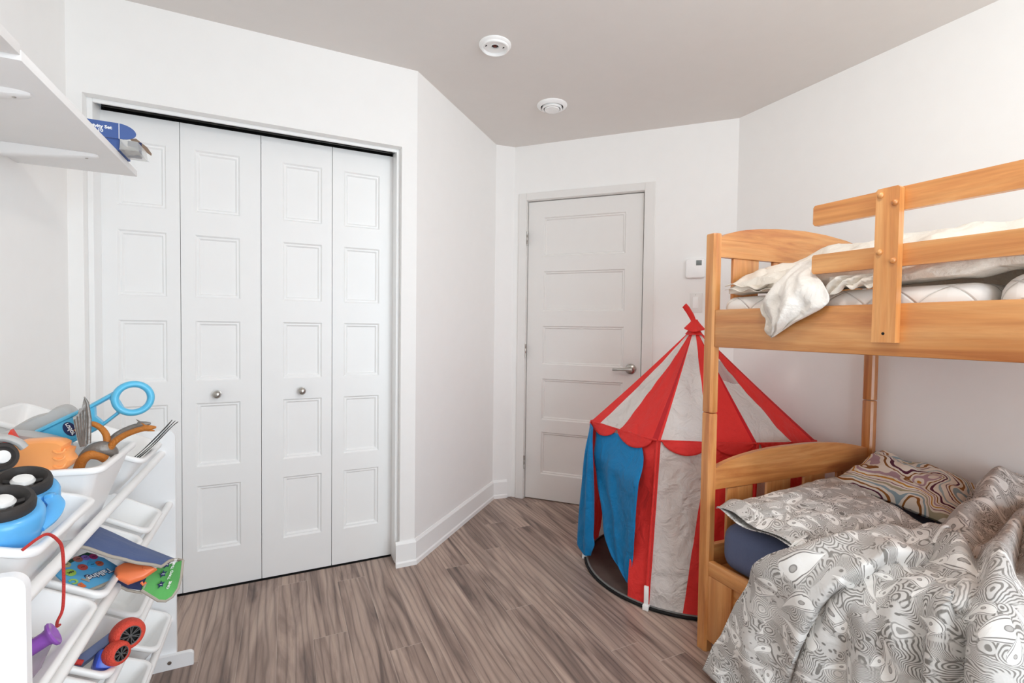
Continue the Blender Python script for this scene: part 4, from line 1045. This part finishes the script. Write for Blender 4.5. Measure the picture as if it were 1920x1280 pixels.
bin_('white bin in the second row with the purple toy inside', (-.338, .600), .945, 1.232, 29, .28, .12, .028)
bin_('white bin in the second row carrying the folded play mat', (-.338, .594), 1.262, 1.575, 29, .20, .11, .026)
bin_('empty white bin in the second row, at the far side panel', (-.336, .593), 1.612, 1.785, 30, .28, .11)
bin_('white bin in the third row below the purple toy, at the photo edge', (-.339, .402), .945, 1.270, 30, .27, .11)
bin_('white bin in the third row holding the car with red tyres', (-.339, .402), 1.290, 1.500, 30, .27, .11)
bin_('empty white bin in the third row below the play mat', (-.339, .405), 1.520, 1.790, 30, .27, .11)
bin_('empty white bin in the bottom row at the bottom edge of the photo', (-.338, .200), 1.455, 1.660, 26, .27, .11)
bin_('empty white bin in the bottom row, above the foot of the organizer', (-.338, .197), 1.712, 1.918, 26, .27, .11)

# ---- big blue toy car lying on its side
car = thing('toy_car', 'large sky-blue toy car with black wheels lying on its side in the near bin', 'toy car', (-.41, 1.05, .80))
axu = Vector((.20, -.30, 1)).normalized()
mb = MB()
WA, WB = Vector((-.398, 1.005, .886)), Vector((-.409, 1.103, .892))
for c, r in ((WA, .047), (WB, .045)):
    mb.lathe([(.001, -.075), (r * .75, -.072), (r * .98, -.055), (r * 1.03, -.030), (r * 1.0, -.016), (r * .92, -.009), (r * .80, -.008), (.001, -.010)], c + Vector((.006, -.003, 0)), axu, 36)
mb.tube(catmull([(-.410, 1.000, .830), (-.400, 1.03, .836), (-.395, 1.09, .842), (-.41, 1.13, .850)], 5), .028, 14)
mb.box((-.47, .985, .84), (-.385, 1.12, .872), .012)
obj('body', mb, M['sky_blue'], car, ang=60)
mb = MB(); mb.tube(catmull([(-.362, 1.078, .866), (-.353, 1.066, .857), (-.353, 1.042, .846), (-.362, 1.020, .838)], 6), .0075, 10, flat=1.6); mb.box((-.372, 1.070, .862), (-.358, 1.086, .876), .004); obj('bumper_loop', mb, M['sky_blue'], car)
mb = MB(); mb.tube(catmull([(-.366, 1.072, .860), (-.359, 1.052, .848), (-.366, 1.028, .838)], 5), .0055, 8); obj('bumper_slot', mb, M['deep_blue'], car)
for c, r in ((WA, .0400), (WB, .0385)):
    mb = MB(); mb.lathe([(r * .5, -.020), (r * .9, -.018), (r, -.010), (r, .004), (r * .93, .011), (r * .80, .012), (r * .70, .006), (r * .62, -.004), (r * .30, -.006), (.001, -.006)], c, axu, 40, cap0=False); wh = obj('wheel', mb, M['tyre'], car, ang=35)
    mb = MB(); mb.lathe([(r * .34, -.006), (r * .42, .004), (r * .34, .009), (.001, .011)], c, axu, 28); obj('hub', mb, M['hub'], wh)
    mb = MB()
    for k in range(5):
        a = 2 * PI * k / 5; e1 = axu.cross(Vector((0, 1, 0))).normalized(); e2 = axu.cross(e1); e = e1 * math.cos(a) + e2 * math.sin(a)
        mb.tube([c + e * r * .36 - axu * .002, c + e * r * .68 - axu * .001], .004, 8)
    obj('spokes', mb, M['tyre'], wh)
# ---- second toy: grey truck wheel end
tk = thing('toy_truck', 'grey toy truck end with a black wheel and white hub beside the orange toy', 'toy truck', (-.47, 1.17, .90))
ax2 = Vector((.75, -.62, .25)).normalized(); c = Vector((-.452, 1.150, .930))
mb = MB(); mb.lathe([(.010, -.030), (.024, -.028), (.026, -.024), (.026, -.004), (.023, .001), (.018, .001), (.015, -.003), (.001, -.003)], c, ax2, 32); wh = obj('wheel', mb, M['tyre'], tk, ang=35)
mb = MB(); mb.lathe([(.012, -.003), (.011, .001), (.001, .0025)], c, ax2, 24); obj('hub', mb, M['hub'], wh)
mb = MB(); mb.tube(catmull([(-.50, 1.16, .955), (-.462, 1.17, .960), (-.442, 1.175, .950), (-.434, 1.178, .938)], 5), .007, 12, flat=1.5); mb.box((-.56, 1.145, .905), (-.485, 1.215, .950), .01); obj('mudguard', mb, M['grey'], tk)

# ---- blue ring-handled toy wand
XZ = lambda y: (lambda u, v, w=0.0: Vector((u, y + w, v)))
wand = thing('ring_wand', 'light blue toy wand with a big ring handle sticking up from the bin', 'toy wand', (-.42, 1.41, .92))
nw = Vector((.30, -1, .05)).normalized()
mb = MB(); mb.ring((-.3225, 1.40, .9925), nw, .0335, .0078, 48, 14, flat=1.5); obj('ring_handle', mb, M['aqua'], wand)
mb = MB(); dirv = Vector((-.172, .0, -.082)); base = Vector((-.352, 1.402, .979))
fr = frame(base, dirv, (.2, 0, -1))      # u down the bar, v towards its lower edge
up_e = [(-.004, -.026), (.05, -.019), (.10, -.017), (.150, -.014), (.176, -.006)]; lo_e = [(-.004, .014), (.05, .030), (.10, .034), (.125, .036), (.150, .031), (.176, .014)]
mb.tube([fr(u, v) for u, v in up_e], [.0055] * 5, 10, flat=2.0); mb.tube([fr(u, v) for u, v in lo_e], [.004] * 6, 10, flat=2.2)
mb.prism([(.060, -.018), (.172, -.007), (.176, .012), (.150, .031), (.060, .031)], lambda u, v, w=0.0: fr(u, v, w - .006), .012)
mb.prism([(-.006, -.026), (.008, -.024), (.003, -.005), (.008, .016), (-.006, .014)], lambda u, v, w=0.0: fr(u, v, w - .008), .016); mb.prism([(.036, -.021), (.062, -.018), (.062, .031), (.040, .028), (.047, .004)], lambda u, v, w=0.0: fr(u, v, w - .007), .014)
obj('bar', mb, M['aqua'], wand, ang=45)
sd = 1 if (fr(0, 0, 1) - fr(0, 0, 0)).y < 0 else -1
mb = MB(); mb.prism([(.098 + .011 * math.cos(2 * PI * k / 24), .008 + .017 * math.sin(2 * PI * k / 24)) for k in range(24)], lambda u, v, w=0.0: fr(u, v, sd * (.0062 + w)), .0006); lb = obj('sticker', mb, M['print_navy'], wand, smooth=False)
text_mesh('sticker_lettering', 'rudor', .0125, lambda x, y, z: fr(.098 - y, .008 + x, sd * (.0070 + z)) if sd < 0 else fr(.098 + y, .008 + x, sd * (.0070 + z)), M['print_white'], wand, .0002, 0, .0003)
mb = MB(); mb.lathe([(.024, 0), (.024, .010), (.020, .012), (.001, .012)], fr(.192, -.010, 0) - Vector((0, .0, .004)), (.1, -.35, .9), 28); obj('end_cap', mb, M['peach'], wand)
mb = MB(); mb.ring(fr(.192, -.010, 0), (.1, -.35, .9), .0262, .004, 28, 8, flat=1.6); obj('end_collar', mb, M['aqua'], wand)
# ---- grey blaster body behind it
bl = thing('toy_blaster', 'light grey rounded toy blaster body with a red tip under the blue wand', 'toy blaster', (-.52, 1.45, .90))
def hull(o, pts, y0, y1, mat, nm, par, ins=.006):
    cx = sum(p[0] for p in pts) / len(pts); cz = sum(p[1] for p in pts) / len(pts)
    def lp(y, k): return [(cx + (u - cx) * k, y, cz + (v - cz) * k) for u, v in pts]
    m = MB(); m.loft([lp(y0, .86), lp(y0 + ins * .4, .95), lp(y0 + ins, 1), lp(y1 - ins, 1), lp(y1 - ins * .4, .95), lp(y1, .86)]); return obj(nm, m, mat, par, ang=50)
sm2 = lambda pts, n=5: [(p.x, p.y) for p in catmull([(a, b, 0) for a, b in pts], n)]
hull(None, sm2([(-.60, .885), (-.575, .912), (-.545, .935), (-.515, .955), (-.490, .962), (-.472, .976), (-.455, .976), (-.440, .960), (-.43, .93), (-.47, .900), (-.53, .880), (-.59, .876)]), 1.425, 1.475, M['grey'], 'blaster_body', bl, .014)
hull(None, sm2([(-.560, .880), (-.545, .925), (-.52, .940), (-.46, .925), (-.425, .905), (-.42, .880)]), 1.330, 1.380, M['grey'], 'blaster_grip', bl, .012)
mb = MB(); mb.prism([(-.516, .924), (-.5035, .950), (-.490, .920)], XZ(1.312), .012); obj('red_tip', mb, M['red_plastic'], bl, smooth=False)
# ---- orange shell
orx = thing('orange_toy_shell', 'bright orange translucent toy shell with ribbed end in the middle top bin', 'toy part', (-.45, 1.28, .86))
hull(None, [(-.505, .868), (-.502, .905), (-.495, .928), (-.463, .936), (-.430, .936), (-.408, .932), (-.3985, .925), (-.4005, .915), (-.391, .912), (-.394, .900), (-.388, .890), (-.394, .878), (-.410, .864), (-.45, .858)], 1.245, 1.295, M['orange'], 'shell', orx, .016)
for z0 in (.914, .900, .884):
    mb = MB(); mb.tube(catmull([(-.416, 1.2455, z0), (-.409, 1.2435, z0 - .0045), (-.401, 1.2445, z0 - .0035), (-.398, 1.247, z0 + .002)], 4), .0022, 8); obj('rib', mb, M['orange'], orx)
# ---- dragon figure
dr = thing('dragon_figure', 'amber and pewter multi-headed dragon figure standing out of the middle top bin', 'dragon figure', (-.38, 1.36, .86))
mb = MB(); mb.tube(catmull([(-.408, 1.350, .868), (-.388, 1.352, .884), (-.368, 1.355, .888), (-.352, 1.36, .876), (-.350, 1.362, .862)], 6), [.006 + .011 * math.sin(PI * min(1, k / 22)) for k in range(25)], 14); obj('body', mb, M['armor'], dr)
def neck(pts, r0, r1, mat, nm='neck'):
    p = catmull(pts, 6); n_ = len(p); m = MB(); m.tube(p, [lerp(r0, r1, k / (n_ - 1)) for k in range(n_)], 12); return obj(nm, m, mat, dr)
neck([(-.362, 1.362, .890), (-.364, 1.366, .914), (-.374, 1.368, .932), (-.390, 1.370, .943), (-.402, 1.372, .938)], .0075, .005, M['dragon'])
neck([(-.356, 1.352, .886), (-.345, 1.350, .903), (-.326, 1.348, .917), (-.304, 1.346, .926), (-.290, 1.346, .929)], .0075, .006, M['dragon'])
neck([(-.366, 1.376, .892), (-.350, 1.386, .912), (-.326, 1.392, .925), (-.310, 1.394, .929)], .007, .0055, M['armor'])
neck([(-.405, 1.338, .852), (-.398, 1.336, .870), (-.386, 1.338, .880), (-.372, 1.344, .876), (-.362, 1.35, .866)], .010, .0095, M['dragon'], 'tail')
for c, d, mat in (((-.284, 1.346, .930), (1, 0, .02), 'dragon'), ((-.304, 1.394, .931), (1, .05, .05), 'armor'), ((-.407, 1.372, .935), (-1, 0, -.35), 'dragon')):
    mb = MB(); d = Vector(d).normalized(); c = Vector(c)
    mb.tube([c - d * .010, c - d * .003, c + d * .006, c + d * .016], [.0055, .0075, .0058, .0022], 12, flat=.85)
    mb.tube([c - d * .004 + Vector((0, 0, .005)), c - d * .012 + Vector((0, 0, .013))], [.0022, .0006], 8); mb.tube([c + Vector((0, 0, -.005)), c + d * .013 + Vector((0, 0, -.008))], [.003, .0012], 8)
    obj('head', mb, M[mat], dr)
def wing(s):
    pts = [(-.394, 1.008), (-.389, .998), (-.3865, .975), (-.385, .945), (-.386, .912), (-.394, .897), (-.3995, .893), (-.405, .915), (-.409, .945), (-.411, .966), (-.404, .972), (-.402, .983), (-.398, .985)]
    m = MB(); m.prism(pts, lambda u, v, w=0.0: Vector((u, 1.352 + s + w + (u + .39) * .5, v)), .0035)
    w_ = obj('wing', m, M['armor'], dr, smooth=False)
    m = MB()
    for k in range(5): m.tube([(-.394 - .0015 * k, 1.350 + s + (-.004 - .0015 * k) * .5, .900), (-.3905 - .0045 * k, 1.3505 + s + (-.0005 - .0045 * k) * .5, .985 - .006 * k)], .0012, 6)
    m.tube([(-.388, 1.3525 + s, .905), (-.3865, 1.353 + s, .96), (-.3895, 1.352 + s, .995), (-.394, 1.35 + s, 1.008)], [.004, .004, .003, .0012], 8)
    obj('wing_ribs', m, M['armor'], w_)
wing(-.012)
# ---- dark boards in the far top bin
for k, (dx, bow) in enumerate(((-.008, .004), (-.001, .006), (.0055, .005))):
    mb = MB(); P_ = [(-.394 + dx, 1.655 + .006 * k, .775), (-.350 + dx + bow * .5, 1.657 + .006 * k, .818), (-.304 + dx, 1.66 + .006 * k, .868), (-.286 + dx * .9, 1.662 + .006 * k, .892 - .004 * k)]
    q = catmull(P_, 6); W_ = [.026, .03, .032, .034, .036, .037, .038, .038, .037, .036, .034, .032, .029, .026, .022, .017, .012, .006, .002]
    mb.loft([[p + Vector((-.0008, -w_, .0006)), p + Vector((.0008, -w_, -.0006)), p + Vector((.0008, w_, -.0006)), p + Vector((-.0008, w_, .0006))] for p, w_ in zip(q, W_)])
    tag(obj('toy_board', mb, M['dark_leaf'], ang=40), 'thin dark pointed board leaning out of the far top bin', 'toy board', 'dark pointed boards in the far top bin')

# ---- folded play mat
mat_ = thing('play_mat', 'folded slate blue play mat with bright printed inside, hanging from the second row', 'play mat', (-.34, 1.40, .60))
top = [(-.42, 1.50, .668), (-.344, 1.48, .622), (-.265, 1.46, .577), (-.235, 1.44, .571)]; bot = [(-.393, 1.30, .694), (-.354, 1.32, .661), (-.311, 1.34, .627), (-.264, 1.36, .597)]
def cov(a, b):
    p = Vector(curve2(bot, a)).lerp(Vector(curve2(top, a)), b); return p + Vector((0, 0, .008 * math.sin(PI * b) + .003 * nz(a * 4, b * 4)))
mb = MB(); mb.grid(cov, 24, 14); obj('cover', mb, M['denim'], mat_, ang=70, solid=.004)
mb = MB(); mb.tube([cov(k / 20, 0) for k in range(21)] + [cov(1, k / 8) for k in range(1, 9)], .0035, 8); obj('binding', mb, M['tan'], mat_)
so, sx, sy = Vector((-.383, 1.30, .596)), Vector((.033, .06, -.010)), Vector((-.055, .03, .036))
sf_ = frame(so, sx, sy)
M['print_sky'] = plain('sky_print', (104, 190, 236), 0.6, var=.06); M['print_green'] = plain('dark_green_print', (34, 82, 62), 0.6, var=.1)
mb = MB(); mb.prism([(-.018, 0), (.0685, 0), (.105, .022), (.100, .070), (.082, .100), (.008, .094), (-.012, .070)], lambda u, v, w=0.0: sf_(u, v, w - .003), .003); obj('printed_sheet', mb, M['print_sky'], mat_, smooth=False)
mb = MB(); mb.prism([(-.008, .078), (.02, .0965), (.083, .1015), (.094, .085), (.085, .0905), (.05, .090), (.02, .086)], lambda u, v, w=0.0: sf_(u, v, .0003 + w), .0006); obj('leaf_print', mb, M['print_green'], mat_, smooth=False)
mb = MB(); mb.tube([sf_(-.02, -.001, .0), sf_(.03, -.002, .0), sf_(.07, -.001, .0)], .0038, 8); obj('binding', mb, M['tan'], mat_)
OV = [(.0114, .0618, .0105, (178, 214, 92)), (.0416, .0637, .0095, (206, 84, 74)), (.0513, .0904, .0092, (176, 104, 92)), (.0214, .0870, .0090, (206, 196, 142)), (.0669, .0876, .0085, (150, 112, 190)), (.0627, .0612, .0088, (74, 176, 226)), (.077, .0571, .0082, (204, 96, 60)), (.0828, .0822, .0085, (176, 52, 108))]
for u, v, r_, col in OV:
    mm = plain('print_%d_%d_%d' % col, col, .6, var=0)
    mb = MB(); mb.prism([(u + r_ * math.cos(2 * PI * k / 24), v + r_ * 1.05 * math.sin(2 * PI * k / 24)) for k in range(24)], lambda a, b, w=0.0: sf_(a, b, .0012 + w), .0008); od = obj('picture_dot', mb, mm, mat_, smooth=False)
    mb = MB(); mb.tube([sf_(u - .004, v, .0021), sf_(u - .001, v + .0012, .0021), sf_(u + .002, v - .0008, .0021), sf_(u + .0045, v + .0006, .0021)], .0006, 5); obj('dot_caption', mb, M['print_black'], mat_)
def ptext(nm, s, u, v, size, mat, bold=.0005, lift=.0014): text_mesh(nm, s, size, lambda x, y, z: sf_(u - x, v - y, lift + z), mat, mat_, .0002, 0, bold)
ptext('word_outline', 'Talking', .0544, .0289, .0200, M['print_navy'], .0016, .0013); ptext('word_print', 'Talking', .0544, .0289, .0200, M['print_white'], .0004, .0019)
ptext('letter_print', 'A', .0215, .028, .019, M['tan'], .0012); ptext('letter_print', 'B', .0030, .0192, .019, M['orange2'], .0012)
ptext('letter_print', 'C', -.0006, .0368, .021, plain('print_lime', (170, 214, 110), .6, var=0), .0012)
ptext('letter_print', 'ABC', .0114, .0618, .0075, M['print_black'], .0001, .0024)
# green end of the mat with the number stars
M['print_leaf'] = plain('leaf_green_print', (86, 176, 84), 0.6, var=.35)
gp_ = [(-.231, 1.42, .579), (-.232, 1.40, .545), (-.236, 1.388, .525), (-.246, 1.380, .511), (-.258, 1.376, .506), (-.272, 1.374, .511), (-.304, 1.370, .546), (-.292, 1.385, .583)]
cg = sum((Vector(p) for p in gp_), Vector()) / 8
def fan(pts, mat, nm, th=.003):
    m = MB(); v = [Vector(p) for p in pts]; cc = sum(v, Vector()) / len(v); m.add([cc] + v, [(0, i + 1, (i + 1) % len(v) + 1) for i in range(len(v))]); return obj(nm, m, mat, mat_, smooth=False, solid=th)
fan(gp_, M['print_leaf'], 'green_sheet')
mb = MB(); mb.tube([Vector(p) for p in gp_[:7]], .0040, 8); obj('binding', mb, M['tan'], mat_)
gx = (Vector(gp_[0]) - Vector(gp_[6])).normalized(); gyv = Vector((0, -.2, 1)); gn = gx.cross(gyv).normalized()
if gn.y > 0: gn = -gn
def gfr(o, xd):
    o = Vector(o) + gn * .006; x = Vector(xd).normalized(); y = gn.cross(x).normalized(); return lambda u, v, w=0.0: o + x * u + y * v + gn * w
for (o, s, so_, to) in (((-.271, 1.380, .549), '1', 'ONE', (-.2555, 1.384, .542)), ((-.268, 1.388, .570), '2', 'TWO', (-.2535, 1.390, .564)), ((-.263, 1.40, .586), '3', 'THREE', (-.2490, 1.405, .583))):
    f = gfr(o, (.35, .1, .9)); mb = MB()
    mb.prism([((.0095 if k % 2 == 0 else .0042) * math.sin(PI * k / 5), (.0095 if k % 2 == 0 else .0042) * math.cos(PI * k / 5)) for k in range(10)], f, .0006); obj('star_print', mb, M['print_navy'], mat_, smooth=False)
    text_mesh('number_print', s, .008, lambda x, y, z, f=f: f(x, y, .0008 + z), M['print_white'], mat_, .0001)
    f2 = gfr(to, (.35, .1, .9)); text_mesh('number_word', so_, .0085, lambda x, y, z, f2=f2: f2(x, y, .0002 + z), M['print_white'], mat_, .0001, 0, .0003)
fan([(-.358, 1.378, .575), (-.330, 1.374, .553), (-.299, 1.374, .541), (-.292, 1.380, .566), (-.33, 1.39, .59)], M['print_navy'], 'navy_pocket')
mb = MB(); mb.tube([(-.358, 1.374, .573), (-.330, 1.370, .551), (-.303, 1.370, .538), (-.296, 1.374, .560)], .0032, 8); obj('binding', mb, M['tan'], mat_)
# ---- orange scoop on the mat
sc_ = thing('orange_scoop', 'orange plastic toy scoop lying in the folded play mat', 'toy scoop', (-.32, 1.36, .59))
v8 = [(-.352, 1.362, .600), (-.345, 1.345, .594), (-.322, 1.343, .575), (-.295, 1.352, .578), (-.272, 1.362, .590), (-.300, 1.374, .604), (-.339, 1.374, .612), (-.352, 1.37, .607)]
mb = MB(); nrm_ = Vector((.3, -.55, .75)).normalized()
def sh(k, h): 
    cc = sum((Vector(p) for p in v8), Vector()) / 8; return [cc + (Vector(p) - cc) * k + nrm_ * h for p in v8]
mb.loft([sh(.95, -.004), sh(1.0, -.001), sh(1.0, .003), sh(.93, .008), sh(.80, .010)]); obj('scoop', mb, M['orange2'], sc_, ang=35)
mb = MB(); mb.tube([(-.300, 1.352, .572), (-.296, 1.350, .566), (-.291, 1.352, .570)], .003, 8); mb.ring((-.292, 1.36, .6015), nrm_, .006, .0012, 20, 8); obj('rim_detail', mb, M['orange2'], sc_)

# ---- red cord and purple toy
pz = thing('purple_toy', 'shiny purple toy horn with a flared end in the second-row bin', 'toy horn', (-.36, 1.03, .62))
mb = MB(); axp = Vector((.86, .25, .42)).normalized(); c = Vector((-.374, 1.110, .6130))
mb.lathe([(.013, -.050), (.013, -.012), (.015, -.006), (.021, -.003), (.022, .0), (.020, .003), (.012, .002), (.001, -.004)], c, axp, 30); obj('horn', mb, M['purple'], pz, ang=45)
mb = MB(); mb.grid(lambda a, b: (-.432 + .050 * a, 1.075 + .09 * b - .01 * a, .556 + .010 * a + .030 * b + .005 * nz(a * 4, b * 4)), 12, 10); tag(obj('film_packet', mb, M['lilac'], solid=.001), 'clear lilac plastic packet lying below the purple toy horn', 'packet')
mb = MB(); mb.tube(catmull([(-.345, .925, .838), (-.332, .938, .848), (-.325, .951, .848), (-.319, .966, .832), (-.317, .977, .812), (-.318, .984, .765), (-.320, .985, .715), (-.330, .995, .690), (-.352, 1.06, .650), (-.362, 1.10, .632)], 8), .0022, 8)
tag(obj('red_string', mb, M['cord']), 'thin red cord hanging from the blue car bin down to the purple toy', 'cord')
# ---- car with red tyres
rc = thing('toy_car', 'royal blue toy car with chunky red tyres standing on end in the third-row bin', 'toy car', (-.36, 1.35, .40))
axr = Vector((.50, -.80, .10)).normalized()
def tyre(c, R, wd, ax):
    c = Vector(c); m = MB()
    m.lathe([(R * .60, 0), (R * .66, .001), (R * .86, -.001), (R * .97, -wd * .22), (R, -wd * .5), (R * .97, -wd * .78), (R * .84, -wd), (R * .5, -wd)], c, ax, 44, cap0=False); t = obj('tyre', m, M['tire_red'], rc, ang=50)
    m = MB(); m.ring(c - ax * .001, ax, R * .60, R * .05, 40, 8); m.lathe([(R * .10, -.004), (R * .10, .0005), (.0005, .001)], c, ax, 14)
    e1 = ax.cross(Vector((0, 0, 1))).normalized(); e2 = ax.cross(e1)
    for k in range(7):
        for da in (-.14, .14):
            a = 2 * PI * k / 7 + da; a0 = 2 * PI * k / 7; m.tube([c + (e1 * math.cos(a0) + e2 * math.sin(a0)) * R * .09 - ax * .001, c + (e1 * math.cos(a) + e2 * math.sin(a)) * R * .58 - ax * .002], R * .035, 6)
    obj('wheel_rim', m, M['rim'], t)
    m = MB(); m.lathe([(R * .60, -.008), (.0005, -.009)], c, ax, 30, cap0=False, cap1=False); obj('wheel_well', m, M['black'], t)
tyre((-.3215, 1.356, .4490), .0335, .038, axr)
tyre((-.3300, 1.322, .4310), .0250, .032, Vector((.72, -.62, .10)).normalized())
mb = MB(); frc = frame((-.362, 1.342, .413), (.55, .15, -.25), (.1, -.5, -.75))
mb.box((-.022, -.020, -.02), (.018, .020, .02), .008, 0, lambda v: frc(v.x, v.y, v.z)); obj('body', mb, M['royal'], rc)
mb = MB(); frc2 = frame((-.386, 1.366, .428), (.6, .2, .35), (.1, -.5, -.75))
mb.box((-.045, -.012, -.014), (.040, .010, .014), .005, 0, lambda v: frc2(v.x, v.y, v.z)); obj('chassis', mb, plain('slate_plastic', (104, 116, 150), .35), rc)
mb = MB(); mb.tube(catmull([(-.428, 1.318, .446), (-.412, 1.320, .438), (-.398, 1.322, .430)], 5), .0055, 10); tag(obj('red_stick', mb, M['cord']), 'short dark red stick behind the blue car in the third-row bin', 'toy part')

# ------------------------------------------------------------------ light
W = bpy.data.worlds.new('world'); bpy.context.scene.world = W; W.use_nodes = True
bg = W.node_tree.nodes['Background']; bg.inputs[0].default_value = (0.75, 0.86, 1.0, 1); bg.inputs[1].default_value = 0.3
def light(name, typ, loc, energy, color, **k):
    d = bpy.data.lights.new(name, typ); d.energy = energy; d.color = color
    for a, v in k.items(): setattr(d, a, v)
    o = bpy.data.objects.new(name, d); C.objects.link(o); o.location = loc; return o
light('ceiling_bulb', 'POINT', (0.84, 0.48, 2.32), LAMP, (1.0, 0.98, 0.94), shadow_soft_size=0.07)
w = light('window_daylight', 'AREA', ((WX0 + WX1) / 2, -1.16, (WZ0 + WZ1) / 2), WIN, (0.77, 0.90, 1.0), shape='RECTANGLE', size=WX1 - WX0 - .1, size_y=WZ1 - WZ0 - .1)
w.rotation_euler = (PI / 2, 0, 0)
sc = bpy.context.scene
sc.view_settings.view_transform = 'Standard'; sc.view_settings.look = 'None'; sc.view_settings.gamma = 1.0; sc.view_settings.use_curve_mapping = False
sc.view_settings.exposure = EXPO
sc.cycles.use_denoising = True
sc.cycles.max_bounces = 12; sc.cycles.diffuse_bounces = 8; sc.cycles.transparent_max_bounces = 16
sc.cycles.caustics_reflective = False; sc.cycles.caustics_refractive = False
sc.cycles.sample_clamp_indirect = 8.0
